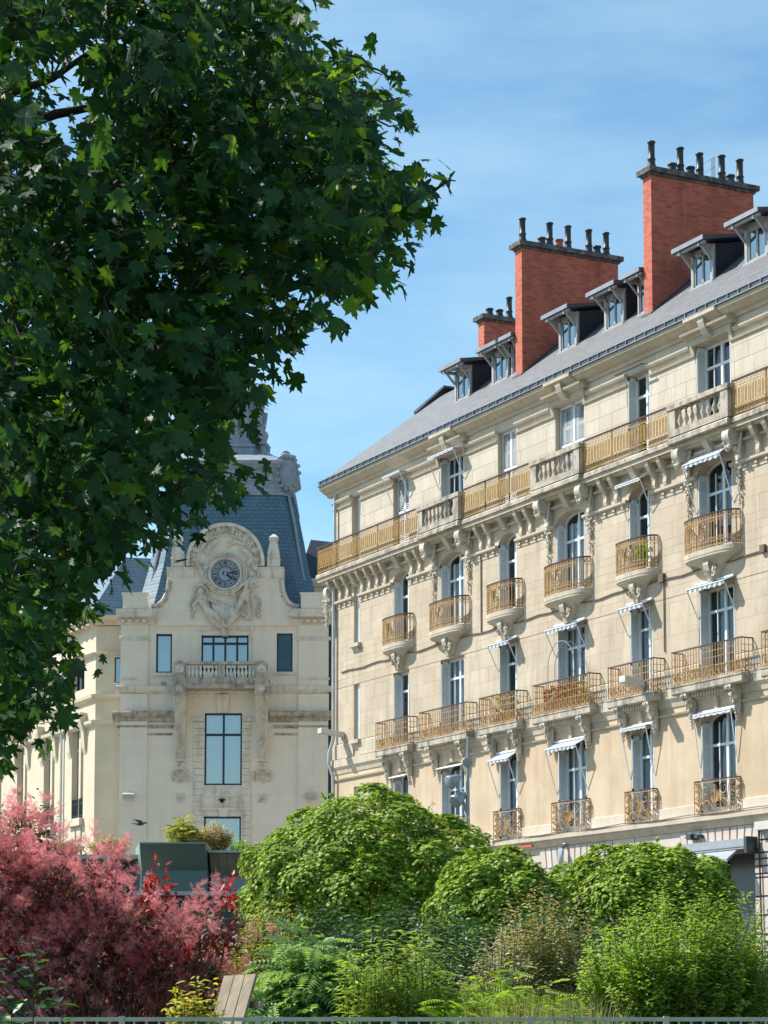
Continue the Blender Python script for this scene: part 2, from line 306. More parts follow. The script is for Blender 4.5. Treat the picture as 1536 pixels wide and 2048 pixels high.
for i, (a, b, c, d, t) in enumerate(blocks):
    g = .0045 if t else .0022; dy = random.uniform(-.002, .002)
    if i < 300: inst('stone_block', UNIT4 if t else UNIT, AB, ((a + b) / 2, .006 + dy, (c + d) / 2), sc=(b - a - 2 * g, .013, d - c - 2 * g))
    else: rest[t].box(a + g, b - g, dy, .0125, c + g, d - g)
for k, mt in ((0, 'ashlar'), (1, 'ashlar_top')): rest[k].obj('stone_blocks', mt, AB)['kind'] = 'stuff'
# mouldings
def strip(mb, prof, gaps, x0=0, x1=XE):
    x = x0
    for a, b in sorted(gaps) + [(x1, x1)]:
        if a > x: mb.xprism(prof, x, min(a, x1))
        x = max(x, b)
    return mb
def pieces(name, mat, profs, gaps, dent=False):
    """one piece of moulding for each stretch of wall between two openings"""
    x = 0
    for a, b in sorted(gaps) + [(XE, XE)]:
        if a > x + .02:
            m = MB()
            for p in profs: m.xprism(p, x, min(a, XE))
            if dent:
                n = int((a - x) / .42)
                for i in range(n): q = x + (a - x) * (i + .5) / n; m.box(q - .06, q + .06, -.075, .02, 15.84, 15.90)
            m.obj(name, mat, AB)
        x = max(x, b)
gw = lambda f, e=0: [(c - h - e, c + h + e) for c, h in COLS] + [(SLIT[f][0] - e, SLIT[f][1] + e)]
cor = MB().xprism([(.1, 19.98), (-.07, 20.0), (-.10, 20.08), (-.20, 20.12), (-.33, 20.22), (-.40, 20.25), (-.40, 20.36), (.1, 20.36)], -.42, XE)
for c in WID: cor.xprism([(.0, 20.01), (-.15, 20.03), (-.27, 20.14), (-.43, 20.24), (-.48, 20.26), (-.48, 20.355), (.0, 20.355)], c - .75, c + .75)
cor.obj('cornice', 'trim', AB)
g = MB().box(-.44, XE, -.41, -.2, 20.365, 20.55); g.obj('gutter', 'dark_zinc', AB)
g = MB().box(-.46, XE, -.47, -.40, 20.37, 20.395).box(-.46, XE, -.44, -.36, 20.545, 20.57)
for i in range(72): g.box(-.3 + i * .5, -.275 + i * .5, -.45, -.405, 20.395, 20.545)
g.obj('gutter_clips', 'zinc', AB)
pieces('string_course', 'trim', [[(.02, 19.62), (-.09, 19.64), (-.12, 19.70), (-.12, 19.74), (.02, 19.76)]], [(c - 1.05, c + 1.05) for c in WID] + [(c - HN, c + HN) for c in NAR] + [SLIT[4][:2]])
pieces('lower_string_course', 'trim', [[(.02, 19.40), (-.05, 19.41), (-.07, 19.47), (.02, 19.49)]], gw(4))
pieces('console_ledge', 'trim', [[(.02, 15.93), (-.08, 15.94), (-.12, 15.98), (-.12, 16.05), (.02, 16.06)], [(.02, 15.76), (-.02, 15.765), (-.02, 15.93), (.02, 15.93)]], gw(3), True)
b2 = MB(); strip(b2, [(.02, 10.34), (-.04, 10.345), (-.04, 10.84), (.02, 10.88)], gw(2)); strip(b2, [(.02, 9.78), (-.03, 9.80), (-.05, 9.92), (-.12, 10.04), (-.12, 10.31), (.02, 10.335)], [])
strip(b2, [(.02, 9.55), (-.06, 9.57), (-.08, 9.62), (.02, 9.64)], [(c - h - .35, c + h + .35) for c, h in COLS]); b2.obj('floor_band', 'trim', AB)
l1 = MB(); strip(l1, [(.02, 6.30), (-.06, 6.33), (-.14, 6.42), (-.16, 6.50), (-.24, 6.53), (-.24, 6.68), (.02, 6.70)], []); l1.obj('ledge', 'trim', AB)
pieces('plinth', 'ashlar_top', [[(.02, 6.70), (-.05, 6.70), (-.05, 7.0), (.02, 7.03)]], [(c - h - .02, c + h + .02) for c, h in COLS])
# windows
CACHE = {}
def cached(key, fn):
    if key not in CACHE: CACHE[key] = fn()
    return CACHE[key]
def frame_mesh(h2, H, r):
    m = MB(); t = .075; zt = H * .74
    m.box(-h2, -h2 + t, -.03, .04, 0, H).box(h2 - t, h2, -.03, .04, 0, H).box(-.05, .05, -.045, .04, 0, H).box(-h2 + t, h2 - t, -.03, .04, 0, .22).box(-h2 + t, h2 - t, -.04, .04, zt, zt + .075)
    if r:
        a, b = segarc(-h2, h2, H, r, 10), segarc(-h2 + t, h2 - t, H, r - .05, 10)
        for i in range(10): m.yprism([a[i], a[i + 1], b[i + 1], b[i]], -.03, .04)
        m.box(-.045, .045, -.03, .04, H, H + r * .9)
    else: m.box(-h2 + t, h2 - t, -.03, .04, H - t, H)
    for x in (-h2 / 2, h2 / 2):
        if h2 > .7: m.box(x - .016, x + .016, -.02, .03, .22, H)
    me = m.mesh('window'); me.materials.append(MATS['white_paint']); return me
def pane_mesh(h2, H, r, lower):
    z0, z1 = (.2, H * .74) if lower else (H * .74 + .07, H)
    pts = [(.04, z0), (h2 - .06, z0), (h2 - .06, z1), (.04, z1)] if lower or not r else [(.04, z0), (h2 - .06, z0)] + [(x, z) for x, z in segarc(-h2 + .06, h2 - .06, z1, r - .04, 12)[6:]][::-1] + [(.04, z1 + r - .04)]
    me = MB().yprism(pts, .0, .012).mesh('pane'); me.materials.append(MATS['glass']); return me
def shutter_mesh(H, wd=.31):
    m = MB().box(-.018, .018, -wd, -wd + .05, 0, H).box(-.018, .018, -.05, 0, 0, H).box(-.018, .018, -wd, 0, 0, .1).box(-.018, .018, -wd, 0, H - .09, H).box(-.018, .018, -wd, 0, H * .36, H * .36 + .09).box(-.017, -.012, -wd, 0, 0, H)
    n = int(H / .062)
    for i in range(2, n - 1):
        z = i * .062; m.add([(-.012, -wd + .05, z), (.017, -wd + .05, z - .03), (.017, -.05, z - .03), (-.012, -.05, z)], [(0, 1, 2, 3)])
        m.add([(.017, -wd + .05, z - .03), (.017, -.05, z - .03), (.017, -.05, z - .038), (.017, -wd + .05, z - .038)], [(0, 1, 2, 3)])
    me = m.mesh('shutter'); me.materials.append(MATS['shutter_paint']); return me
def closed_mesh(h2, H):
    m = MB()
    for s in (-1, 1):
        x0, x1 = sorted((s * .008, s * (h2 - .02)))
        m.box(x0, x0 + .05, -.02, .02, 0, H).box(x1 - .05, x1, -.02, .02, 0, H).box(x0, x1, -.02, .02, 0, .1).box(x0, x1, -.02, .02, H - .1, H).box(x0, x1, -.02, .02, H * .5, H * .5 + .08)
        for i in range(2, int(H / .06) - 1): z = i * .06; m.add([(x0 + .05, .012, z), (x1 - .05, .012, z), (x1 - .05, -.017, z - .034), (x0 + .05, -.017, z - .034)], [(0, 1, 2, 3)])
    me = m.mesh('shutter'); me.materials.append(MATS['white_paint']); return me
def curtain_mesh(w, H):
    n = 26; m = MB(); row = [(-w / 2 + w * i / n, .03 * sin(i * 1.5) + .012 * sin(i * 3.7)) for i in range(n + 1)]
    m.loft([[(x * (1 if z else .93), y, z) for x, y in row] for z in (0, H)], caps=False, closed=False); me = m.mesh('curtain', True); me.materials.append(MATS['curtain']); return me
def window(par, c, h2, sill, H, r, y=.33, shut=True, closed=False, curt=None):
    w = inst('window', cached(('f', h2, H, r), lambda: frame_mesh(h2, H, r)), par, (c, y, sill))
    for s in (1, -1):
        for lo in (1, 0): inst('pane', cached(('p', h2, H, r, lo), lambda: pane_mesh(h2, H, r, lo)), w, sc=(s, 1, 1))
    if closed: inst('shutter', cached(('cl', h2, H), lambda: closed_mesh(h2, H)), w, (0, -.16, .02))
    elif shut:
        hs = H - .06 if not r else H - .03
        inst('shutter', cached(('s', hs), lambda: shutter_mesh(hs)), w, (-h2 + .03, -.02, .03)); inst('shutter', CACHE[('s', hs)], w, (h2 - .03, -.02, .03), sc=(-1, 1, 1))
    if curt is None: curt = random.choice((0, 1, 2, 3, 3, 2))
    if curt:
        for s in {1: (1,), 2: (-1, 1), 3: (1, -1)}[curt]:
            ww = h2 * (.95 if curt == 3 else .55); inst('curtain', cached(('c', round(ww, 3), H), lambda: curtain_mesh(ww, H)), w, (s * (h2 - ww / 2 - .03), .12, .02))
    return w
CLOSED = {(4, 12.62), (4, 16.39), (4, 5.33)}
for i, (c, h2) in enumerate(COLS):
    for f, (sill, top, r) in FL.items():
        window(AB, c, h2, sill, top - sill, r, closed=(f, c) in CLOSED, curt={(3, 23.9): 1, (3, 16.39): 3, (3, 8.98): 3, (2, 23.9): 1, (4, 23.9): 1}.get((f, c)))
for f, (a, b, z0, z1) in SLIT.items():
    h2 = (b - a) / 2; m = MB().box(-h2, h2, -.02, .03, 0, z1 - z0)
    for i in range(1, int((z1 - z0) / .065)): m.box(-h2 + .04, h2 - .04, -.03, -.02, i * .065, i * .065 + .02)
    w = m.obj('window', 'shutter_paint', AB, ((a + b) / 2, .14 if f < 4 else .24, z0))
    if f in (2, 3): MB().box(-h2 - .14, h2 + .14, -.17, .12, -.13, 0).xprism([(-.1, -.13), (.1, -.13), (.1, -.4), (.0, -.36)], -h2 - .02, h2 + .02).obj('sill', 'trim', w, (0, -.12, 0))
# ironwork
def ring(m, cx, cz, r, y, rad, n=8, ry=None): m.tube([(cx + r * cos(2 * pi * i / n), y, cz + (ry or r) * sin(2 * pi * i / n)) for i in range(n + 1)], rad, 3, False)
def spiral(m, cx, cz, r, y, rad, a0, turns, sgn=1, n=14): m.tube([(cx + r * (1 - .8 * i / n) * cos(a0 + sgn * 2 * pi * turns * i / n), y, cz + r * (1 - .8 * i / n) * sin(a0 + sgn * 2 * pi * turns * i / n)) for i in range(n + 1)], rad, 3, False)
def long_rail(Lr):
    m = MB(); H = .93; n = max(4, int(Lr / .15)); d = Lr / n
    for z in (.03, .19, .78): m.box(0, Lr, -.010, .010, z, z + .022)
    for i in range(n + 1):
        x = i * d
        if i < n:
            for q in (.2, .8): m.box(x + d * q - .015, x + d * q + .015, -.009, .009, .27, .72)
            for z in (.115, .855): ring(m, x + d * .5, z, .05, 0, .010, 6)
            m.tube([(x + d * .2, 0, .28), (x + d * .5, 0, .22), (x + d * .8, 0, .28)], .011, 3); m.tube([(x + d * .2, 0, .71), (x + d * .5, 0, .765), (x + d * .8, 0, .71)], .011, 3)
    for x in (0, Lr): m.box(x - .016, x + .016, -.016, .016, 0, H)
    return m
SL0, SL1 = 17.10, 18.22
slab = MB(); BZ = [(c - 1.42, c + 1.42) for c in WID]
x = -.55
for a, b in BZ + [(XE, XE)]:
    if a > x: slab.xprism([(.0, 17.0), (-.34, 17.0), (-.38, 16.97), (-.46, 16.99), (-.46, 17.10), (-.43, 17.14), (.0, 17.16)], x, min(a, XE))
    if b > a: slab.xprism([(.0, 17.0), (-.44, 17.0), (-.48, 16.965), (-.58, 16.985), (-.58, 17.10), (-.55, 17.14), (.0, 17.16)], a, b)
    x = b
slab.box(-.55, 0, 0, 6, 17.0, 17.16); lb = slab.obj('long_balcony', 'weathered', AB)
MB().box(-.52, XE, -.40, .0, 16.86, 16.998).box(-.45, XE, -.30, .0, 16.80, 16.86).box(-.4, XE, -.10, .0, 16.55, 16.62).obj('soffit_moulding', 'trim', AB)
x = -.5; segs = []
for a, b in BZ: segs.append((x, a)); x = b
segs.append((x, XE))
for a, b in segs:
    if b - a > .5:
        q = max(1, round((b - a) / 1.5)); d = (b - a) / q
        for i in range(q):
            me = cached(('lr', round(d, 3)), lambda: long_rail(d).mesh('railing')); rl = inst('railing', me, lb, (a + i * d, -.40, 17.17), 'gilt_iron')
        MB().box(a, b, -.43, -.37, 18.10, 18.145).obj('handrail', 'rail_dark', lb)
me = cached(('lr', 1.2), lambda: long_rail(1.2).mesh('railing'))
for i in range(3): inst('railing', me, lb, (-.5, -.4 + i * 1.2, 17.17), 'gilt_iron', (0, 0, pi / 2))
MB().box(-.53, -.47, -.4, 3.2, 18.10, 18.145).obj('handrail', 'rail_dark', lb)
BAL = MB().lathe([(.045, 0), (.045, .06), (.03, .08), (.085, .2), (.07, .27), (.035, .36), (.028, .48), (.05, .51), (.05, .56)], n=8).mesh('baluster', True); BAL.materials.append(MATS['weathered'])
for c in WID:
    m = MB().box(c - 1.42, c + 1.42, -.56, -.34, 17.17, 17.36).box(c - 1.46, c + 1.46, -.585, -.315, 17.93, 18.07)
    for s in (-1, 1): m.box(c + s * 1.25 - .17, c + s * 1.25 + .17, -.555, -.33, 17.36, 17.93)
    bz = m.obj('balustrade', 'weathered', AB)
    for i in range(8): inst('baluster', BAL, bz, (c - .95 + i * 1.9 / 7, -.45, 17.36))
# consoles under the long balcony, scroll brackets and garlands
CP = [(.02, 16.98), (-.36, 16.98), (-.37, 16.86), (-.33, 16.72), (-.24, 16.56), (-.14, 16.44), (-.10, 16.32), (-.12, 16.18), (-.10, 16.09), (.02, 16.07)]
CM = MB().xprism(CP, -.085, .085).box(-.11, .11, -.39, 0, 16.93, 16.985).mesh('console'); CM.materials.append(MATS['trim'])
KP = [(.02, 16.98), (-.35, 16.98), (-.36, 16.86), (-.30, 16.72), (-.20, 16.58), (-.15, 16.46), (.02, 16.40)]
KM = MB().xprism(KP, -.13, .13).mesh('console'); KM.materials.append(MATS['trim'])
for x in [.12, .72, 1.32, 2.48, 3.08, 3.68, 4.28, 6.25, 6.85] + [v + k for k in (0, 7.45, 14.95) for v in (11.05, 11.62, 13.60, 14.17)]: inst('console', CM, AB, (x, 0, 0))
for x in [1.9] + [c for c, h in COLS]: inst('console', KM, AB, (x, 0, 0))
def scroll():
    m = MB(); c = (-.27, 16.70); prof = [(c[0] + .25 * cos(R(a)), c[1] + .25 * sin(R(a))) for a in range(-100, 190, 18)]
    m.xprism([(.02, 16.98), (-.1, 16.97)] + prof[::-1][:0] + [(c[0] + .25 * cos(R(a)), c[1] + .25 * sin(R(a))) for a in range(80, 300, 16)] + [(-.14, 16.36), (-.09, 16.2), (-.10, 16.08), (.02, 16.05)], -.15, .15)
    for s in (-1, 1):
        m.tube([(s * .155, c[0] + .22 * (1 - i / 26) * cos(R(80 + i * 34)), c[1] + .22 * (1 - i / 26) * sin(R(80 + i * 34))) for i in range(25)], .022, 4)
        m.ball((s * .16, c[0], c[1]), .05, 6, 4)
    for i in range(16): m.ball((random.uniform(-.15, .15), c[0] - .08 + random.uniform(-.1, .14), 16.42 + random.uniform(-.12, .1)), random.uniform(.035, .075), 6, 4)
    for k in range(5): m.ball((.20, -.12 - k * .02, 16.75 - k * .12), (.06, .05, .09), 6, 4)
    return m.mesh('scroll_bracket')
SM = scroll(); SM.materials.append(MATS['carved'])
def garland():
    m = MB(); m.box(-.1, .1, -.06, .01, 15.86, 16.03)
    for i in range(46):
        t = i / 45; z = 15.9 - 1.05 * t; r = .13 * (1 - t) ** .6 * (.75 + .25 * sin(i * .9)) + .02
        m.ball((random.uniform(-r, r), -.04 - random.random() * .06, z), random.uniform(.03, .055) * (1 - .4 * t), 6, 4)
    return m.mesh('garland')
GM = garland(); GM.materials.append(MATS['carved'])
for c in WID:
    for s in (-1.2, 1.2): inst('scroll_bracket', SM, AB, (c + s, 0, 0)); inst('garland', GM, AB, (c + s, 0, 0))
inst('garland', GM, AB, (-.1, -.12, .25), sc=(1.6, 1.6, 1)); inst('scroll_bracket', SM, AB, (-.12, .1, -.25), sc=(.8, .8, 1))
# hoods over the wide top windows
for c in WID:
    h = MB()
    for s in (-1, 1):
        x0, x1 = sorted((c + s * .15, c + s * 1.12)); h.xprism([(.02, 19.86), (-.14, 19.88), (-.18, 19.95), (-.34, 19.97), (-.36, 20.03), (-.10, 20.10), (.02, 20.10)], x0, x1)
    h.xprism([(.02, 19.69), (-.10, 19.69), (-.12, 19.87), (.02, 19.87)], c - .98, c + .98)
    for s in (-1, 1): h.xprism([(.02, 19.4), (-.04, 19.42), (-.09, 19.60), (-.11, 19.69), (.02, 19.69)], c + s * .90 - .07, c + s * .90 + .07)
    hd = h.obj('window_hood', 'trim', AB)
    MB().xprism([(.02, 19.72), (-.16, 19.72), (-.27, 19.8), (-.36, 19.95), (-.42, 20.12), (-.43, 20.24), (-.3, 20.3), (.02, 20.3)], c - .14, c + .14).obj('keystone', 'ashlar_top', hd)
# bowed balconies, third floor
def bow(hw, d, n=18):
    out = []
    for i in range(n + 1):
        t = -1 + 2 * i / n; t = math.copysign(abs(t) ** .7, t); out.append((hw * t, -d * max(0., 1 - abs(t) ** 3.2) ** .5 - .03))
    return out
def bow_slab(hw, d):
    m = MB(); P = lambda k, dk, z: [(x * k, y * dk, z) for x, y in bow(hw, d)] + [(hw * k, .02, z), (-hw * k, .02, z)]
    m.loft([P(.90, .86, -.02), P(.93, .92, .02), P(.985, .97, .05), P(.985, .97, .09), P(1.0, 1.0, .12), P(1.0, 1.0, .25)])
    return m
def corbel(hw, d):
    m = MB(); P = lambda k, dk, z: [(x * k, y * dk, z) for x, y in bow(hw, d)] + [(hw * k, .02, z), (-hw * k, .02, z)]
    m.loft([P(.13, .2, -.60), P(.17, .28, -.52), P(.20, .34, -.42), P(.27, .42, -.30), P(.40, .50, -.18), P(.56, .58, -.10), P(.62, .62, -.08), P(.80, .78, -.02)])
    m.xprism([(.0, -.02), (-d * .8, -.02), (-d * .84, -.16), (-d * .72, -.34), (-d * .5, -.5), (-d * .42, -.64), (0, -.68)], -.12, .12)
    ring(m, .20, -.30, .13, -d * .58, .035, 10, .17); m.ball((.20, -d * .55, -.30), (.09, .05, .12), 7, 4)
    for i in range(10): m.ball((random.uniform(-.12, .12), -d * .78 + random.random() * .04, -.25 - random.random() * .2), .035, 5, 3)
    return m
def bow_rail(hw, d):
    m = MB(); P = [Vector((x * .97, y * .97, 0)) for x, y in bow(hw, d, 40)]
    L = [0]
    for a, b in zip(P, P[1:]): L.append(L[-1] + (b - a).length)
    def at(t):
        t *= L[-1]
        for i in range(len(P) - 1):
            if L[i + 1] >= t: return P[i].lerp(P[i + 1], (t - L[i]) / max(1e-6, L[i + 1] - L[i]))
        return P[-1]
    line = lambda z, n=36: [tuple(at(i / n) + Vector((0, 0, z))) for i in range(n + 1)]
    for z, r in ((.04, .016), (.17, .013), (.78, .013)): m.tube(line(z), r, 4)
    n = int(L[-1] / .115)
    for i in range(n + 1):
        p = at(i / n); inside = abs(p.x) < .17
        m.tube([p + Vector((0, 0, .02)), p + Vector((0, 0, .22 if inside else .9))], .015, 4)
        if inside: m.tube([p + Vector((0, 0, .74)), p + Vector((0, 0, .9))], .015, 4)
        if i < n:
            q = at((i + .5) / n); e = (at(min(1, (i + .8) / n)) - at((i + .2) / n)).normalized()
            for z, r in ((.105, .048), (.84, .042)): m.tube([q + e * r * cos(k * pi / 3) + Vector((0, 0, z + r * sin(k * pi / 3))) for k in range(7)], .010, 3, False)
            if not inside: m.tube([p + Vector((0, 0, .3)), q + Vector((0, 0, .22)), at((i + 1) / n) + Vector((0, 0, .3))], .010, 3); m.tube([p + Vector((0, 0, .66)), q + Vector((0, 0, .74)), at((i + 1) / n) + Vector((0, 0, .66))], .010, 3)
    y = -d - .03
    ring(m, 0, .48, .155, y, .022, 14, .245); ring(m, 0, .48, .11, y, .014, 12, .19)
    m.tube([(.06, y, .58), (.0, y, .62), (-.06, y, .56), (.05, y, .42), (0, y, .35), (-.07, y, .40)], .018, 4)
    return m
for c, h2 in COLS:
    hw, d = (1.26, .40) if h2 == HW else (1.02, .38)
    b = inst('balcony', cached(('bs', hw), lambda: bow_slab(hw, d).mesh('balcony')), AB, (c - .03, 0, 13.58), 'trim')
    inst('corbel', cached(('bc', hw), lambda: corbel(hw, d).mesh('corbel')), b, (0, 0, 0), 'trim')
    inst('railing', cached(('br', hw), lambda: bow_rail(hw, d).mesh('railing')), b, (0, 0, .25), 'rust_iron')
    inst('handrail', cached(('bh', hw), lambda: MB().tube([(x * .97, y * .97, .925) for x, y in bow(hw, d, 30)], .026, 5).mesh('handrail')), b, (0, 0, .25), 'rail_dark')
# straight balconies, second floor
def grid_rail(hw, d):
    m = MB(); H = .9
    def run(p, q, n):
        p, q = Vector(p), Vector(q); e = (q - p) / n; u = e.normalized()
        for z, r in ((.03, .016), (.34, .010), (.56, .010), (.74, .010)): m.tube([p + Vector((0, 0, z)), q + Vector((0, 0, z))], r, 4)
        for i in range(n + 1): m.tube([p + e * i, p + e * i + Vector((0, 0, H))], .013, 4)
        k = max(1, round((q - p).length / .25)); st = (q - p) / k
        for i in range(k):
            c = p + st * (i + .5) + Vector((0, 0, .19))
            m.tube([c + u * .125 * cos(a * pi / 5) + Vector((0, 0, .145 * sin(a * pi / 5))) for a in range(11)], .013, 3, False)
            for s in (-1, 1): m.tube([c + Vector((0, 0, -.14)), c + u * .05 * s, c + Vector((0, 0, .14))], .010, 3)
            m.ball(c, .03, 5, 3)
    run((-hw, -d, 0), (hw, -d, 0), int(hw * 2 / .125)); run((-hw, -d, 0), (-hw, -.02, 0), 3); run((hw, -d, 0), (hw, -.02, 0), 3)
    return m
def dentils(h2):
    m = MB(); n = int(h2 * 2 / .13)
    for i in range(n): m.box(-h2 + i * .13, -h2 + i * .13 + .075, -.28, -.08, -.12, -.005)
    m.box(-h2 - .1, h2 + .1, -.14, 0, -.17, -.005); m.xprism([(0, -.16), (-.12, -.16), (-.07, -.55), (0, -.57)], -.085, .085)
    return m
def leaf_corbel():
    m = MB().xprism([(0, 0), (-.34, 0), (-.35, -.06), (-.30, -.16), (-.20, -.28), (-.12, -.42), (-.08, -.6), (-.10, -.72), (0, -.78)], -.09, .09)
    for i in range(34): z = random.uniform(-.62, -.04); m.ball((random.uniform(-.12, .12), -.34 - .42 * z + random.uniform(-.05, .05), z) if z > -.5 else (random.uniform(-.07, .07), -.1, z), random.uniform(.03, .06), 6, 4)
    for k in range(4): m.tube([(-.09 + .012 * k, -.05, -.62 - k * .09), (0, -.14 + .015 * k, -.69 - k * .09), (.09 - .012 * k, -.05, -.62 - k * .09)], .035 - .003 * k, 5)
    for s in (-1, 1): ring(m, .0, -.09, .085, -.30, .03, 8)
    return m.mesh('leaf_corbel')
LC = leaf_corbel(); LC.materials.append(MATS['carved'])
for c, h2 in COLS:
    hw = 1.62 if h2 == HW else 1.17
    b = inst('balcony', cached(('gs', hw), lambda: MB().xprism([(.0, 0), (-.36, 0), (-.40, .04), (-.40, .20), (-.42, .22), (-.42, .26), (0, .27)], -hw - .03, hw + .03).mesh('balcony')), AB, (c, -.001, 10.03), 'weathered')
    inst('railing', cached(('gr', hw), lambda: grid_rail(hw, .38).mesh('railing')), b, (0, 0, .27), 'rust_iron')
    inst('handrail', cached(('gh', hw), lambda: MB().tube([(-hw, -.01, .92), (-hw, -.38, .92), (hw, -.38, .92), (hw, -.01, .92)], .024, 4).mesh('handrail')), b, (0, 0, .27), 'rail_dark')
    inst('dentil_course', cached(('gd', h2), lambda: dentils(h2).mesh('dentil_course')), b, (0, 0, 0), 'trim')
    for s in (-1, 1): inst('leaf_corbel', LC, b, (s * (h2 + .22), -.05, -.0))
# first-floor window guards
def scroll_rail(hw, d):
    m = MB(); H = .90; y = -d
    for z in (.03, .86): m.tube([(-hw, -.02, z), (-hw, y, z), (hw, y, z), (hw, -.02, z)], .016, 4)
    for s in (-1, 1):
        for x in (hw, hw * .74): m.tube([(s * x, y, 0), (s * x, y, H)], .014, 4)
        m.tube([(s * hw, -.02, 0), (s * hw, -.02, H)], .014, 4)
        for k in range(5): spiral(m, s * hw * .87, .14 + k * .16, .085, y, .012, pi / 2 * (k % 2 * 2), .9, s); m.tube([(s * hw, y + (d - .02) * (.5 + .4 * sin(k * 2)), .1 + .17 * k), (s * hw, y + (d - .02) * (.5 - .4 * sin(k * 2)), .2 + .17 * k)], .02, 4)
        w = hw * .72
        spiral(m, s * w * .52, .2, w * .36, y, .017, -pi / 2 if s > 0 else -pi / 2, 1.35, s, 18); spiral(m, s * w * .60, .66, w * .30, y, .016, pi / 2, 1.2, s, 18); spiral(m, s * w * .2, .26, w * .18, y, .014, -pi / 2, 1.2, -s, 12)
        for k in range(7):
            a = .15 + k * .22; m.tube([(0, y, .26), (s * .5 * w * sin(a) * .6, y, .30 + .30 * cos(a * .8)), (s * w * .95 * sin(a), y, .36 + .34 * cos(a) - .05 * k)], [.015, .013, .008], 3)
        m.tube([(s * w * .97, y, .05), (s * w * .85, y, .4), (s * w * .97, y, .8)], .014, 3)
    m.tube([(0, y, .1), (0, y, .72)], .016, 4); m.ball((0, y, .74), .04, 6, 4)
    return m
for c, h2 in COLS:
    hw = .96 if h2 == HW else .72
    inst('window_guard', cached(('wg', hw), lambda: scroll_rail(hw, .16).mesh('window_guard')), AB, (c + .02, 0, 6.7), 'rust_iron')
    inst('guard_rail', cached(('wh', hw), lambda: MB().tube([(-hw, -.01, .91), (-hw, -.16, .91), (hw, -.16, .91), (hw, -.01, .91)], .022, 4).mesh('guard_rail')), AB, (c + .02, 0, 6.7), 'rail_dark')
# awnings
def awning(c, h2, zt, out, drop, val=.16, mat='awning_stripe', piv=.75):
    n = 24; x0, x1 = -h2 - .06, h2 + .06; m = MB()
    m.loft([[(x0, -.03, 0), (x1, -.03, 0)], [(x0, -out * .5, -drop * .46), (x1, -out * .5, -drop * .46)], [(x0, -out, -drop), (x1, -out, -drop)]], caps=False, closed=False)
    xs = [x0 + (x1 - x0) * i / n for i in range(n + 1)]
    m.loft([[(x, -out, -drop) for x in xs], [(x, -out - .015 - .01 * sin(i * 2), -drop - val * (.72 + .28 * abs(sin(i * pi / 4)))) for i, x in enumerate(xs)]], caps=False, closed=False)
    a = m.obj('awning', mat, AB, (c, 0, zt))
    f = MB().tube([(x0, -out, -drop), (x1, -out, -drop)], .022, 5).tube([(x0, -.05, .02), (x1, -.05, .02)], .04, 6); f.obj('roller', 'white_paint', a)
    for x in (x0 + .01, x1 - .01): MB().tube([(x, -out, -drop), (x, -.02, -drop - piv)], .016, 5).obj('arm', 'white_paint', a)
awning(20.19, HN, 16.60, .42, .18, .09, 'awning_pale', .95); awning(23.9, HW, 16.64, .46, .34, .12, 'awning_stripe', 1.3)
awning(12.62, HN, 12.97, .38, .14, .13); awning(16.39, HW, 12.94, .38, .14, .13); awning(20.19, HN, 12.98, .38, .14, .13); awning(23.9, HW, 13.0, .38, .14, .13)
awning(12.62, HN, 9.42, .40, .24, .11, 'awning_stripe', 1.1); awning(16.39, HW, 9.42, .42, .22, .12, 'awning_stripe', 1.3); awning(20.19, HN, 9.46, .32, .06, .10, 'awning_pale', 1.4); awning(23.9, HW, 9.47, .22, .05, .10, 'awning_pale', 1.4)
awning(5.33, HN, 19.72, .40, .03, .07, 'awning_pale', .9); awning(8.98, HW, 19.70, .44, .05, .08, 'awning_pale', 1.0)
for c, h2 in ((20.19, HN),): MB().tube([(c - h2 - .15, -.32, 19.72), (c + h2 + .1, -.32, 19.72)], .03, 5).tube([(c + h2 + .05, -.32, 19.72), (c + h2 + .05, -.02, 19.76)], .015, 4).obj('blind_roller', 'rail_dark', AB)
for c in (5.33, 8.98): MB().xprism([(0, 9.33), (-.2, 9.27), (-.2, 9.30), (0, 9.37)], c - (HN if c == 5.33 else HW), c + (HN if c == 5.33 else HW)).obj('blind_box', 'white_paint', AB)
# ground floor
GOP = [(c - 1.55, c + 1.55, 0, 5.55) for c in WID] + [(c - .75, c + .75, 0, 5.0) for c in NAR] + [(1.2, 3.2, 0, 5.2)]
gf = MB()
for c in cells(0, XE, 0, 6.4, GOP): gf.box(c[0], c[1], .03, .45, c[2], c[3])
gf.obj('ground_floor_wall', 'groove', AB)
GB = UNIT.copy(); GB.materials.clear(); GB.materials.append(MATS['pink_stone']); gb = 0
for i in range(13):
    z0 = i * .49; z1 = min(z0 + .49, 6.33)
    if i == 12: z1 = 6.33
    for a, b, c, d in cells(0, XE, z0, z1, GOP):
        n = max(1, round((b - a) / 1.15)); off = .5 if i % 2 and n > 1 else 0
        ed = sorted({a, b, *[a + (b - a) * (k + off) / n for k in range(n) if a + .2 < a + (b - a) * (k + off) / n < b - .2]})
        for p, q in zip(ed, ed[1:]):
            if d - c > .06: inst('rusticated_block', GB, AB, ((p + q) / 2, .015, (c + d) / 2), sc=(q - p - .045, .05, d - c - .045)); gb += 1
for c in (23.9, 16.39):
    for k in range(-5, 6):
        x = c + k * .30; a = k * .012
        inst('voussoir', cached('vous', lambda: MB().box(-.13, .13, -.025, .03, 0, .60).mesh('voussoir')), AB, (x + (.02 * k), -.013, 5.70), 'pink_stone', (0, k * .035, 0))
MB().box(12.9, 14.3, -.185, .0, 6.38, 6.46).obj('shop_fascia', 'red_paint', AB)
sa = MB().box(22.3, 25.5, -.36, -.05, 5.72, 5.93).box(22.3, 25.5, -.34, -.1, 5.66, 5.72).obj('shop_awning', 'shop_grey', AB)
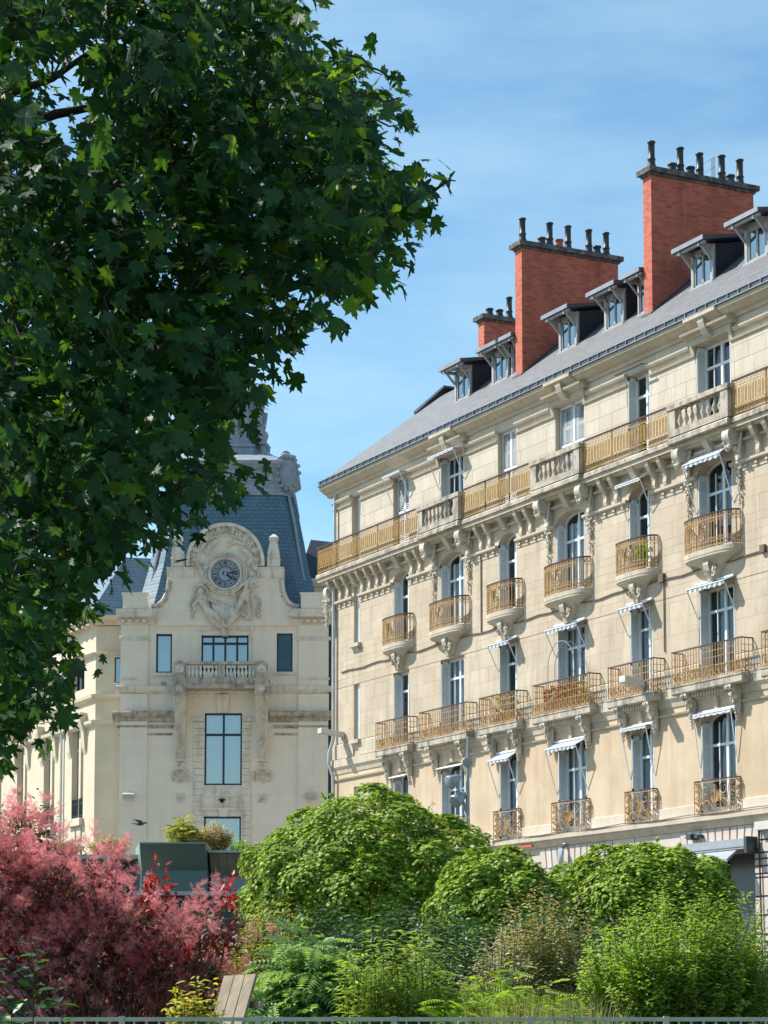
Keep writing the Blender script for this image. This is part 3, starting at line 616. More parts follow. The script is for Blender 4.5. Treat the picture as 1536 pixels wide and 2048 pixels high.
MB().xprism([(-.30, 5.66), (-.62, 5.42), (-.63, 5.40), (-.62, 5.33), (-.58, 5.36), (-.28, 5.62)], 22.4, 25.1).obj('fabric', 'shop_grey', sa); MB().box(25.5, 25.62, -.38, 0, 5.55, 5.97).obj('end_cap', 'shop_dark', sa)
sf = MB()
for a, b, z0, z1 in GOP: sf.box(a, b, .25, .30, z0, z1).box((a + b) / 2 - .04, (a + b) / 2 + .04, .2, .25, z0, z1).box(a, b, .2, .25, 3.2, 3.3)
sf.obj('shop_front', 'shop_dark', AB)
MB().tube([(16.1, -.1, 6.33), (16.1, -.22, 6.2), (16.05, -.24, 5.8), (16.05, -.1, 5.4), (16.05, -.1, 0)], .09, 8).obj('vent_pipe', 'pipe', AB, smooth=True)
MB().box(25.75, 26.7, -.22, .0, 6.12, 6.34).obj('meter_box', 'light_box', AB); MB().tube([(25.72, -.06, 6.25), (25.80, -.06, 3), (25.8, -.06, 0)], .025, 5).obj('conduit', 'rail_dark', AB)
MB().box(22.6, 22.68, -.25, 0, 6.1, 6.14).box(22.75, 22.95, -.3, -.05, 6.05, 6.2).box(23.05, 23.2, -.25, -.05, 6.08, 6.18).obj('wall_fitting', 'shop_dark', AB)
# pipes and cables
MB().tube([(.30, -.10, 19.98), (.30, -.10, 17.2)], .055, 8).tube([(.22, -.10, 16.6), (.22, -.10, 11.1), (.12, -.22, 10.6), (.10, -.22, 10.2), (.26, -.12, 9.7), (.26, -.10, 6.8), (.26, -.1, 0)], .06, 8).obj('downpipe', 'pipe', AB)
MB().tube([(.7 + i * .6, -.03, 13.44 + .03 * sin(i * 1.7)) for i in range(46)], .022, 4).tube([(10.95, -.03, 16.0), (10.95, -.03, 13.45)], .022, 4).tube([(21.4, -.03, 13.45), (21.4, -.03, 11.4)], .020, 4).tube([(x, -.26, 6.70 + .02 * sin(x * 2)) for x in [12 + i * .5 for i in range(40)]], .015, 4).box(21.2, 21.45, -.1, 0, 13.38, 13.62).box(26.0, 26.2, -.1, 0, 13.4, 13.6).obj('wall_cable', 'cable', AB)
# roof
rf = MB(); Y0, ZB, XB = 2.95, 23.43, 2.95
rf.add([(-.42, -.40, 20.55), (XE, -.40, 20.55), (XE, Y0, ZB), (XB, Y0, ZB), (-.42, 12.4, 20.55), (XB, 9.0, ZB), (XE, 9.0, ZB), (6, 6, 23.72), (XE, 6, 23.72), (XE, 12.4, 20.55)],
       [(0, 1, 2, 3), (4, 0, 3, 5), (3, 2, 8, 7), (5, 3, 7), (5, 7, 8, 6), (4, 5, 6, 9)])
roof = rf.obj('roof', 'roof_slate', AB)
dm = lambda: None
def dormer(x, y=1.42, z=22.10, rz=0, par=AB):
    w, H = .52, 1.08
    def body():
        m = MB(); yb = 1.62
        for s in (-1, 1):
            x0, x1 = sorted((s * w, s * (w - .1))); m.xprism([(.06, -.05), (.06, H), (yb, H + .2 * yb), (.0 + .06, -.05)], x0, x1)
        return m.mesh('dormer')
    d = inst('dormer', cached('dbody', body), par, (x, y, z), 'dark_slate', (0, 0, rz))
    inst('dormer_front', cached('dfront', lambda: MB().box(-w - .02, -w + .10, -.02, .08, -.08, H).box(w - .10, w + .02, -.02, .08, -.08, H).box(-w, w, -.02, .08, H - .12, H).box(-w - .05, w + .05, -.07, .08, -.10, .0).box(-.035, .035, .01, .06, 0, H - .1).box(-w + .1, -w + .16, .01, .06, 0, H - .1).box(w - .16, w - .1, .01, .06, 0, H - .1).box(-w + .1, w - .1, .01, .06, H - .2, H - .1).box(-w + .1, w - .1, .01, .06, 0, .07).mesh('dormer_front')), d, mat='dormer_paint')
    for s in (-1, 1): inst('pane', cached('dpane', lambda: MB().box(.03, w - .14, .04, .05, .05, H - .16).mesh('pane')), d, mat='glass_sky', sc=(s, 1, 1))
    inst('backing', cached('dback', lambda: MB().box(-w + .08, w - .08, .35, .36, 0, H).mesh('backing')), d, mat='room_dark')
    inst('dormer_roof', cached('droof', lambda: MB().xprism([(-.50, H + .0), (-.50, H + .10), (1.78, H + .52), (1.78, H + .44), (-.46, H - .01)], -w - .26, w + .26).mesh('dormer_roof')), d, mat='dark_zinc')
    inst('fascia', cached('dfas', lambda: MB().box(-w - .27, w + .27, -.53, -.50, H - .02, H + .11).mesh('fascia')), d, mat='zinc')
    br = inst('eave_bracket', cached('dbr', lambda: (lambda m: [m.tube([(s * (w - .03), -.03, H - .45), (s * (w - .03), -.36, H - .10)], .045, 4) and m.box(s * (w - .03) - .045, s * (w - .03) + .045, -.48, .0, H - .13, H - .03) for s in (-1, 1)] and m)(MB().box(-w - .2, w + .2, -.44, -.36, H - .09, H - .02)).mesh('eave_bracket')), d, mat='dormer_paint')
    inst('gutter_spout', cached('dsp', lambda: MB().tube([(w + .08, -.02, H - .1), (w + .10, -.04, H * .5), (w + .09, -.06, .1), (w + .13, -.08, -.02)], .03, 5).mesh('gutter_spout')), d, mat='dormer_paint')
    return d
for x in (7.14, 9.73, 14.03, 16.72, 21.4, 24.02, 28.9): dormer(x)
for x in (10.83, 18.39, 25.94): dormer(x).scale = (.64, 1, 1)
dormer(1.42, 3.6, 22.10, -pi / 2); dormer(1.42, 7.0, 22.10, -pi / 2)
POT_T = MB().lathe([(.17, 0), (.15, .06), (.11, .2), (.105, .28), (.125, .30), (.125, .34), (.10, .36), (.10, .80), (.125, .82), (.125, .86), (.08, .87), (.08, .6)], n=12).mesh('chimney_pot', True); POT_T.materials.append(MATS['pot_dark'])
POT_S = MB().lathe([(.17, 0), (.15, .08), (.115, .2), (.12, .26), (.145, .28), (.145, .33), (.09, .34), (.09, .2)], n=12).mesh('chimney_pot', True); POT_S.materials.append(MATS['pot_dark'])
POT_R = POT_S.copy(); POT_R.materials.clear(); POT_R.materials.append(MATS['pot_clay'])
def chimney(x, y, pots, zt=26.02, L=3.68):
    ch = MB().box(x - .215, x + .215, y, y + L, 20.8, zt).obj('chimney', 'brick', AB)
    MB().box(x - .26, x + .26, y - .05, y + L + .05, zt - .06, zt + .02).box(x - .36, x + .36, y - .14, y + L + .14, zt + .02, zt + .17).obj('cap', 'lichen_cap', ch)
    for k, d in pots: inst('chimney_pot', {'t': POT_T, 's': POT_S, 'r': POT_R}[k], ch, (x + random.uniform(-.03, .03), y + d, zt + .17), rot=(0, 0, random.random() * 6), sc=(1, 1, random.uniform(.94, 1.04)))
    MB().xprism([(y - .08, 21.70), (y - .08, 21.78), (y + 2.2, 21.78 + .86 * 2.28), (y + 2.2, 21.66 + .86 * 2.28)], x - .27, x + .27).obj('flashing', 'dark_zinc', ch)
pp = [('t', .16), ('s', .90), ('t', 1.20), ('s', 1.54), ('t', 1.90), ('t', 2.70), ('s', 3.02), ('t', 3.36)]
chimney(11.59, 1.05, [(k if i != 3 else 'r', d) for i, (k, d) in enumerate(pp)]); chimney(19.15, 1.05, pp); chimney(26.7, 1.05, pp); chimney(3.95, 3.95, [('s', .35), ('s', .75), ('t', 1.15), ('s', 1.6), ('t', 2.3), ('t', 3.1)])
LW = Matrix.Translation((-1.823, 84, 0)) @ Matrix.Rotation(TH - pi / 2, 4, 'Z')
def atf(x, y, z): return tuple(LW @ Vector((x, y, z)))
ta = thing('television_aerial', 'thin grid television aerial behind the pots of the nearest brick chimney', 'aerial', atf(18.8, 3.3, 24.3), TH - pi / 2)
m = MB().tube([(0, 0, 0), (0, 0, 2.75)], .02, 5); m.obj('mast', 'dark_zinc', ta)
for x0, x1, z0 in ((-.30, -.12, 2.15), (.45, .62, 1.95)):
    m = MB()
    for i in range(4): m.tube([(x0 + (x1 - x0) * i / 3, 0, z0), (x0 + (x1 - x0) * i / 3, .0, z0 + .62)], .008, 3)
    for z in (0, .3, .6): m.tube([(min(x0, 0), 0, z0 + z), (max(x1, 0), 0, z0 + z)], .008, 3)
    m.obj('grid', 'dark_zinc', ta)

# ------------------------------------------------------------------ clock building; local x runs along the front, y goes into the house
CB = thing('clock_building', 'beige stone building with a round clock gable under a blue slate dome', 'building', (-6.83, 100, 0))
U = lambda u: (u - 448) * .02135
V = lambda v: 9.03 + (1660 - v) * .02158
COP = [(U(408), U(483), V(1571), V(1427)), (U(408), U(482), V(1760), V(1633)), (U(309), U(341), V(1347), V(1268)), (U(552), U(584), V(1345), V(1267)), (U(400), U(495), V(1362), V(1271))]
m = MB()
for c in cells(U(240), U(657), 0, V(1250), COP): m.box(c[0], c[1], 0, .5, c[2], c[3])
m.box(U(240), U(240) + .5, .5, 10, 0, V(1250)).box(U(657) - .5, U(657), .5, 10, 0, V(1250)).box(U(240), U(657), 9.5, 10, 0, V(1250)); m.obj('wall', 'grey_stone', CB)
MB().box(U(240) + .5, U(657) - .5, 1.6, 1.65, 0, V(1250)).obj('dark_room_sheet', 'room_dark', CB)  # the same dark stand-in for unlit rooms, behind the clock front
for a, b in ((238, 293), (596, 658)):
    m = MB().box(U(a), U(b), -.09, -.001, V(1374), V(1250)).box(U(a), U(b), -.07, -.001, 0, V(1442)).box(U(a), U(b), -.10, -.001, V(1424), V(1389))
    m.obj('corner_pier', 'grey_stone', CB)
    h = MB().xprism([(0, V(1250)), (-.12, V(1250)), (-.16, V(1247)), (-.2, V(1240)), (-.46, V(1236)), (-.5, V(1224)), (-.5, V(1221)), (0, V(1220))], U(a - 8), U(b + (18 if a < 300 else 2)) if a < 300 else U(b + 4))
    for k in range(4): h.box(U(a + 2 + k * 14), U(a + 9 + k * 14), -.36, 0, V(1247), V(1241))
    if a > 300: h.xprism([(0, V(1250)), (-.12, V(1250)), (-.16, V(1247)), (-.2, V(1240)), (-.46, V(1236)), (-.5, V(1224)), (-.5, V(1221)), (0, V(1220))], U(577), U(a - 8))
    h.obj('pier_cornice', 'grey_trim', CB)
    MB().xprism([(0, V(1283)), (-.11, V(1282)), (-.15, V(1278)), (-.15, V(1275)), (0, V(1273))], U(a - 3), U(b + 3)).xprism([(0, V(1362)), (-.12, V(1361)), (-.12, V(1357)), (0, V(1356))], U(a - 1), U(b + 1)).obj('pier_moulding', 'grey_trim', CB)
    MB().box(U(a + 5), U(b - 1), -.42, .6, V(1220), V(1192)).box(U(a + 3), U(b + 1), -.45, .6, V(1192), V(1188)).obj('parapet_block', 'grey_stone', CB)
SC1 = [(0, V(1389)), (-.06, V(1388)), (-.16, V(1383)), (-.2, V(1377)), (-.2, V(1374)), (0, V(1372))]
m = MB().xprism(SC1, U(228), U(662)); m.obj('string_course', 'grey_trim', CB)
SC2 = [(0, V(1446)), (-.08, V(1444)), (-.14, V(1438)), (-.36, V(1434)), (-.40, V(1428)), (-.34, V(1424)), (0, V(1422))]
for a, b in ((224, 349), (538, 668)): MB().xprism(SC2, U(a), U(b)).xprism([(0, V(1458)), (-.08, V(1456)), (-.08, V(1452)), (0, V(1451))], U(a + 8), U(b - 4)).xprism([(0, V(1472)), (-.03, V(1471)), (-.03, V(1468)), (0, V(1467))], U(a + 10), U(b - 6)).obj('cornice', 'weathered', CB)
# gable
def flare(s): return [(s * (149 - 34 * sin(i / 8 * pi / 2) ** .8), 1213 - 53 * (1 - cos(i / 8 * pi / 2))) for i in range(9)]
AR = [(77 * cos(R(a)), 1125 - 77 * sin(R(a))) for a in range(0, 181, 9)]
pts = [(149, 1252)] + flare(1) + [(115, 1137), (77, 1137)] + AR + [(-77, 1137), (-115, 1137)] + flare(-1)[::-1] + [(-149, 1252)]
W2 = lambda du, v: (du * .02135, V(v))
MB().yprism([W2(*p) for p in pts], -.10, .55).obj('gable', 'grey_stone', CB)
for s in (-1, 1):
    fl = flare(s); m = MB().tube([(p[0] * .02135, -.12, V(p[1])) for p in fl], .09, 6)
    for i in range(18): p = fl[min(8, int(i / 2))]; m.ball(((p[0] - s * 5) * .02135, -.12, V(p[1] + random.uniform(-2, 6))), .07, 5, 3)
    m.obj('flare_trim', 'carved', CB)
    MB().xprism([(.5, V(1157)), (-.14, V(1156)), (-.2, V(1151)), (-.2, V(1140)), (-.24, V(1138)), (-.24, V(1135)), (.5, V(1134))], *sorted((U(448 + s * 64), U(448 + s * 118)))).obj('shoulder_cornice', 'grey_trim', CB)
    x = s * 97 * .02135; ob = MB()
    ob.loft([[(x + a * w, .05 + b * w, V(v)) for a, b in ((-1, -1), (1, -1), (1, 1), (-1, 1))] for w, v in ((.27, 1134), (.27, 1118), (.30, 1117), (.26, 1115), (.25, 1109), (.27, 1108), (.155, 1082), (.15, 1079), (.20, 1078), (.20, 1073), (.03, 1066))]); ob.obj('obelisk_finial', 'grey_trim', CB)
def archband(r0, r1, y, n=24, a0=-6, a1=186):
    m = MB(); a = [(r0 * cos(R(a0 + (a1 - a0) * i / n)), 1125 - r0 * sin(R(a0 + (a1 - a0) * i / n))) for i in range(n + 1)]; b = [(p[0] * r1 / r0, 1125 + (p[1] - 1125) * r1 / r0) for p in a]
    for i in range(n): m.yprism([W2(*a[i]), W2(*a[i + 1]), W2(*b[i + 1]), W2(*b[i])], y, .5)
    return m
archband(72, 79, -.36).obj('arch_hood', 'grey_trim', CB); archband(54, 58, -.20).obj('arch_moulding', 'grey_trim', CB)
m = archband(58, 71.9, -.18)
for i in range(190):
    a = R(random.uniform(-4, 184)); r = random.uniform(60, 70); m.ball((r * cos(a) * .02135, -.2, V(1125 - r * sin(a))), random.uniform(.05, .10), 5, 3)
m.obj('carved_archivolt', 'carved', CB)
for a in (22, 50, 78, 102, 130, 158):
    q = [W2(r * cos(R(a + d)), 1125 - r * sin(R(a + d))) for r, d in ((57, -4), (73, -4), (73, 4), (57, 4))]; MB().yprism(q, -.30, -.1).obj('arch_block', 'carved', CB)
# clock
CX, CZ = 0., V(1148); k = .02135
ck = MB(); n = 36
for r0, r1, y0, y1 in ((31, 34.5, -.30, -.1), (34.5, 41, -.24, -.1), (41, 44, -.28, -.1)):
    for i in range(n):
        a, b = 2 * pi * i / n, 2 * pi * (i + 1) / n; ck.yprism([(CX + r0 * k * cos(a), CZ + r0 * k * sin(a)), (CX + r0 * k * cos(b), CZ + r0 * k * sin(b)), (CX + r1 * k * cos(b), CZ + r1 * k * sin(b)), (CX + r1 * k * cos(a), CZ + r1 * k * sin(a))], y0, y1)
for i in range(60): a = 2 * pi * i / 60; ck.ball((CX + 38 * k * cos(a), -.25, CZ + 38 * k * sin(a)), random.uniform(.045, .08), 5, 3)
clock = ck.obj('clock', 'carved', CB)
def flatring(r0, r1, y, mb):
    for i in range(n):
        a, b = 2 * pi * i / n, 2 * pi * (i + 1) / n; mb.yprism([(CX + r * k * cos(t), CZ + r * k * sin(t)) for r, t in ((r0, a), (r0, b), (r1, b), (r1, a))], y, y + .012)
    return mb
flatring(29.3, 31.2, -.165, MB()).obj('bezel', 'white_paint', clock)
MB().yprism([(CX + 29.6 * k * cos(2 * pi * i / 48), CZ + 29.6 * k * sin(2 * pi * i / 48)) for i in range(48)], -.14, -.1).obj('face', 'clock_face', clock)
mk = flatring(14.3, 15.6, -.155, MB()); flatring(28.4, 29.4, -.155, mk)
for i in range(12):
    a = R(15 + i * 30); d = Vector((sin(a), 0, cos(a))); e = Vector((cos(a), 0, -sin(a))); o = Vector((CX, -.155, CZ))
    q = [o + d * k * 15 + e * k * .3, o + d * k * 29 + e * k * .3, o + d * k * 29 - e * k * .3, o + d * k * 15 - e * k * .3]; mk.add(q, [(0, 1, 2, 3)])
mk.obj('dial_lines', 'clock_dark', clock)
ROM = ['XII', 'I', 'II', 'III', 'IIII', 'V', 'VI', 'VII', 'VIII', 'IX', 'X', 'XI']
WDT = {'I': 1.4, 'V': 3.0, 'X': 3.0}
for i, s in enumerate(ROM):
    a = R(i * 30); d = Vector((sin(a), 0, cos(a))); e = Vector((cos(a), 0, -sin(a))); o = Vector((CX, -.156, CZ)); mb = MB(); tot = sum(WDT[c] for c in s); x = -tot / 2
    sc = min(1, 6.6 / tot)
    def stroke(x0, z0, x1, z1, w=.42):
        w *= sc
        mb.add([o + d * k * z0 + e * k * (x0 - w) * 1., o + d * k * z0 + e * k * (x0 + w), o + d * k * z1 + e * k * (x1 + w), o + d * k * z1 + e * k * (x1 - w)], [(0, 1, 2, 3)])
    for c in s:
        w = WDT[c] * sc; xs = x * sc
        if c == 'I': stroke(xs + w / 2, 17.5, xs + w / 2, 26)
        if c == 'V': stroke(xs + w * .5, 17.5, xs + w * .1, 26, .5); stroke(xs + w * .5, 17.5, xs + w * .9, 26, .25)
        if c == 'X': stroke(xs + w * .1, 17.5, xs + w * .9, 26, .25); stroke(xs + w * .9, 17.5, xs + w * .1, 26, .5)
        x += WDT[c]
    mb.obj('numeral', 'clock_dark', clock)
for ang, L, w in ((79, 26.5, 1.0), (126, 18, 1.35)):
    a = R(ang); d = Vector((sin(a), 0, cos(a))); e = Vector((cos(a), 0, -sin(a))); o = Vector((CX, -.175 - .01 * w, CZ))
    q = [o - d * k * 6 + e * k * w, o + d * k * L * .72 + e * k * w * 1.3, o + d * k * L, o + d * k * L * .72 - e * k * w * 1.3, o - d * k * 6 - e * k * w]
    MB().loft([q, [p + Vector((0, .012, 0)) for p in q]]).obj('hand', 'clock_dark', clock)
MB().ball((CX, -.17, CZ), (.05, .03, .05), 8, 4).obj('boss', 'white_paint', clock)
# carved figures under the clock
def sculpt(limbs, balls, name, vox=.035, par=CB):
    m = MB(); P = lambda u, v, d: (U(u), -.12 - d * k, V(v))
    for pts, rad in limbs:
        q = []; rr = []
        for i in range(len(pts) - 1):
            for t in range(4): f = t / 4; q.append(tuple(pts[i][j] * (1 - f) + pts[i + 1][j] * f for j in range(3))); rr.append(rad[i] * (1 - f) + rad[i + 1] * f)
        q.append(pts[-1]); rr.append(rad[-1]); m.tube([P(*x) for x in q], [x * k for x in rr], 8)
    for (u, v, d, r) in balls: m.ball(P(u, v, d), r * k, 8, 6)
    o = m.obj(name, 'carved', par, smooth=True); rm = o.modifiers.new('remesh', 'REMESH'); rm.mode = 'VOXEL'; rm.voxel_size = vox; rm.use_smooth_shade = True
    sm = o.modifiers.new('smooth', 'SMOOTH'); sm.iterations = 2; return o
sculpt([([(400, 1192, 6), (404, 1204, 7), (413, 1222, 7)], (6.5, 9, 8)), ([(404, 1198, 8), (420, 1203, 12), (436, 1210, 9)], (4, 3.4, 2.6)), ([(395, 1200, 6), (384, 1212, 8), (389, 1226, 7)], (4, 3.2, 2.5)),
        ([(413, 1222, 8), (430, 1234, 13), (446, 1252, 8), (456, 1258, 7)], (7.5, 6.5, 4.5, 3)), ([(410, 1224, 6), (424, 1246, 10), (440, 1258, 6)], (7, 6, 3.5)), ([(398, 1190, 6), (398, 1184, 6)], (4, 5))], [(398, 1182, 7, 6.5)], 'carved_figure')
sculpt([([(500, 1158, 6), (496, 1170, 8), (489, 1190, 8)], (6, 8, 7.5)), ([(504, 1162, 7), (514, 1172, 10), (499, 1179, 10)], (3.6, 3, 2.4)), ([(494, 1163, 8), (482, 1172, 12), (474, 1182, 8)], (3.6, 3, 2.4)),
        ([(490, 1190, 9), (500, 1212, 12), (496, 1236, 7), (486, 1240, 6)], (7, 5.8, 4, 3)), ([(486, 1192, 8), (476, 1214, 11), (466, 1236, 7)], (7, 5.6, 3.6))], [(502, 1149, 8, 6)], 'carved_figure')
sculpt([([(420 + 11 * i, 1198 + 4 * i, 2), (428 + 9 * i, 1222 + 2 * i, 6), (437 + 4 * i, 1248, 4), (446, 1268, 3)], (4, 5, 5, 3)) for i in range(6)] + [([(384, 1186, 1), (390, 1174, 4), (400, 1171, 5), (411, 1178, 4), (414, 1192, 2)], (3, 3.4, 3.6, 3.4, 3)), ([(462, 1180, 2), (466, 1192, 7), (470, 1204, 4)], (4, 6, 3)), ([(470, 1205, 3), (482, 1230, 4), (505, 1240, 2)], (4, 4, 3)), ([(447, 1262, 3), (447, 1274, 5)], (7, 5))], [], 'drapery')
sculpt([([(408, 1168, 0), (402, 1150, 3), (392, 1128, 3), (386, 1112, 0)], (5, 6, 5, 2)), ([(412, 1170, 0), (410, 1150, 2), (402, 1126, 2)], (4, 5, 2)), ([(492, 1130, 0), (502, 1118, 4), (494, 1104, 4), (478, 1100, 2)], (5, 6, 6, 3)), ([(500, 1130, 0), (510, 1140, 4), (512, 1128, 3)], (4, 5, 3)), ([(408, 1108, 0), (420, 1090, 5), (432, 1080, 3)], (5, 7, 4)), ([(450, 1092, 0), (468, 1082, 4), (488, 1090, 2)], (4, 5, 3))], [(424, 1084, 5, 5)], 'relief_carving')
for s in (-1, 1):
    m = MB()
    for i in range(34):
        t = i / 33; uu = 448 + s * (62 + 14 * t ** 2 + 6 * sin(t * 5)); m.ball((U(uu + random.uniform(-3, 3)), -.12, V(1192 + 46 * t + random.uniform(-2, 2))), random.uniform(.04, .085), 5, 3)
    m.obj('fruit_garland', 'carved', CB)
MB().yprism([W2(*p) for p in ((-58, 1237), (58, 1237), (58, 1262), (30, 1262), (30, 1259), (-30, 1259), (-30, 1262), (-58, 1262))], -.06, -.001).obj('relief_panel', 'grey_trim', CB)
MB().yprism([W2(*p) for p in ((-9, 1256), (9, 1256), (6, 1274), (-6, 1274))], -.2, -.001).obj('keystone', 'grey_trim', CB)
for s in (-1, 1): MB().box(*sorted((s * 47.6 * k, s * 54 * k)), -.04, -.001, V(1362), V(1266)).obj('window_jamb', 'grey_trim', CB)
# windows
def navy(a, b, z0, z1, xs, zs, curtain=True):
    m = MB().box(a, a + .07, .1, .2, z0, z1).box(b - .07, b, .1, .2, z0, z1).box(a, b, .1, .2, z1 - .08, z1).box(a, b, .1, .2, z0, z0 + .08)
    for x in xs: m.box(x - .045, x + .045, .11, .19, z0, z1)
    for z in zs: m.box(a, b, .105, .195, z - .05, z + .05)
    w = m.obj('window', 'navy_frame', CB); ex = [a] + list(xs) + [b]; ez = [z0] + list(zs) + [z1]
    for p, q in zip(ex, ex[1:]):
        for r, t in zip(ez, ez[1:]): MB().box(p + .03, q - .03, .15, .16, r + .03, t - .03).obj('pane', 'glass_sky', w)
    if curtain:
        for p, q in zip(ex, ex[1:]): inst('curtain', curtain_mesh(q - p, z1 - z0), w, ((p + q) / 2, .34, z0))
navy(*COP[0], [U(446)], [V(1470)]); navy(*COP[1], [], []); navy(*COP[2], [], []); navy(*COP[4], [U(424), U(448), U(472)], [V(1287)])
MB().box(COP[3][0] + .05, COP[3][1] - .05, .08, .12, COP[3][2] + .05, COP[3][3] - .05).obj('blank_panel', 'navy_panel', CB)
MB().box(COP[3][0], COP[3][0] + .06, .05, .2, COP[3][2], COP[3][3]).box(COP[3][1] - .06, COP[3][1], .05, .2, COP[3][2], COP[3][3]).box(COP[3][0], COP[3][1], .05, .2, COP[3][3] - .06, COP[3][3]).box(COP[3][0], COP[3][1], .05, .2, COP[3][2], COP[3][2] + .06).obj('panel_frame', 'navy_frame', CB)
for c in (COP[2], COP[3]): MB().box(c[0] - .12, c[1] + .14, -.14, .08, c[2] - .13, c[2] + .001).obj('sill', 'grey_trim', CB)
for a, b in ((386, 408), (484, 501)):
    for i in range(20):
        v0 = 1445 + i * 13.3; dx = 0 if i % 2 else 0
        inst('quoin', cached(('q', a), lambda: MB().box(U(a), U(b), -.05, 0, 0, 12.2 * .02158).mesh('quoin')), CB, (0, 0, V(v0 + 12.6)), 'grey_trim')
MB().box(U(386), U(501), -.02, 0, V(1632), V(1571)).obj('apron', 'grey_trim', CB)
for a, b in ((412, 442), (450, 480)): MB().box(U(a), U(b), -.06, -.02, V(1594), V(1577)).obj('apron_panel', 'grey_trim', CB)
MB().box(U(386), U(501), -.10, -.02, V(1621), V(1616)).box(U(384), U(407), -.12, 0, V(1444), V(1436)).box(U(485), U(503), -.12, 0, V(1444), V(1436)).obj('apron_moulding', 'grey_trim', CB)
MB().yprism([W2(*p) for p in ((-12, 1616), (10, 1616), (6, 1634), (-8, 1634))], -.14, -.02).obj('keystone', 'grey_trim', CB)
m = MB()
for i in range(5): m.tube([(U(444), -.09, V(1606)), (U(444 + (i - 2) * 3.2), -.09, V(1597 + abs(i - 2)))], .035, 4)
m.obj('crown_emblem', 'clock_dark', CB)
MB().yprism([W2(*p) for p in ((-17, 1390), (10, 1390), (6, 1427), (-13, 1427))], -.12, -.001).obj('keystone', 'grey_trim', CB)
# balcony on two long consoles
bal = MB().box(U(372), U(514), -1.0, 0, V(1376), V(1362)).box(U(368), U(518), -1.06, 0, V(1384), V(1376)).box(U(372), U(514), -1.0, -.75, V(1336), V(1330)).box(U(437), U(451), -.95, -.8, V(1362), V(1336)).obj('balcony', 'weathered', CB)
BB = MB().lathe([(.05, 0), (.05, .05), (.03, .08), (.075, .2), (.06, .28), (.03, .38), (.05, .48), (.05, .54)], n=8).mesh('baluster', True); BB.materials.append(MATS['grey_trim'])
for a, b in ((379, 434), (455, 508)):
    for i in range(8): inst('baluster', BB, bal, (U(a + (b - a) * i / 7), -.88, V(1362)))
for s, a, b in ((-1, 348, 374), (1, 511, 538)):
    m = MB().box(U(a), U(b), -1.08, -.5, V(1398), V(1367)).box(U(a + 2), U(b - 2), -1.04, -.6, V(1367), V(1336))
    c = (U(a) + U(b)) / 2; m.yprism([(c + (U(b - 2) - U(a + 2)) / 2 * cos(R(t)), V(1336) + .16 * sin(R(t))) for t in range(0, 181, 20)], -1.04, -.6)
    m.box(U(a - 2), U(b + 2), -1.10, -.45, V(1369), V(1365)); m.obj('balcony_post', 'weathered', bal)
    m = MB(); ring(m, c, V(1383), .13, -1.1, .04, 10); m.ball((c, -1.1, V(1383)), (.1, .04, .1), 6, 4); m.obj('rosette', 'carved', bal); m = MB(); m.yprism([(c - .17, V(1352)), (c + .17, V(1352)), (c + .17, V(1340)), (c, V(1336)), (c - .17, V(1340))], -1.055, -1.03); m.obj('post_panel', 'carved', bal)
    m = MB(); w0, w1 = (U(b) - U(a)) / 2 * .94, (U(b) - U(a)) / 2 * .78
    m.loft([[(c - w, 0, V(v)), (c - w, -d, V(v)), (c + w, -d, V(v)), (c + w, 0, V(v))] for v, d, w in ((1398, .98, w0), (1404, .92, w0), (1420, .80, w0 * .97), (1450, .52, w0 * .9), (1480, .34, w0 * .86), (1505, .26, w1), (1524, .20, w1))])
    m.obj('long_console', 'grey_trim', bal); m = MB()
    for i in range(5):
        f = (i - 2) * .4; m.tube([(c + f * w * 1.02, -d - .015, V(v)) for v, d, w in ((1402, .95, w0), (1420, .80, w0), (1450, .52, w0 * .9), (1480, .34, w0 * .86), (1505, .26, w1), (1520, .21, w1))], .026, 4)
    for i in range(26): f = i / 25; v = 1415 + 85 * f; m.ball((c + .05 * sin(i * 2.5), -(.84 - .55 * f ** .6) - .03, V(v)), .035, 5, 3)
    for i in range(6): m.box(c - w0 + i * w0 * .36, c - w0 + i * w0 * .36 + .06, -.97, -.9, V(1403), V(1398))
    m.obj('fluting', 'carved', bal)
    m = MB().box(c - .16, c + .16, -.12, 0, V(1541), V(1526)); ring(m, c, V(1533), .09, -.12, .03, 8)
    for i in range(26): t = random.random(); m.ball((c + random.uniform(-.38, .38) * (1 - t * .8), -.08, V(1542 + 26 * t)), random.uniform(.03, .06), 5, 3)
    for sg in (-1, 1): m.tube([(c + sg * .08, -.08, V(1544)), (c + sg * .30, -.1, V(1545)), (c + sg * .36, -.08, V(1556)), (c + sg * .28, -.06, V(1564))], .05, 5)
    m.obj('pendant', 'carved', CB); m = MB().box(c - .19, c + .19, -.03, 0, V(1606), V(1588))
    for a in range(4): m.ball((c + .07 * cos(a * pi / 2 + .8), -.04, V(1597) + .07 * sin(a * pi / 2 + .8)), .045, 5, 3)
    m.obj('wall_rosette', 'carved', CB)
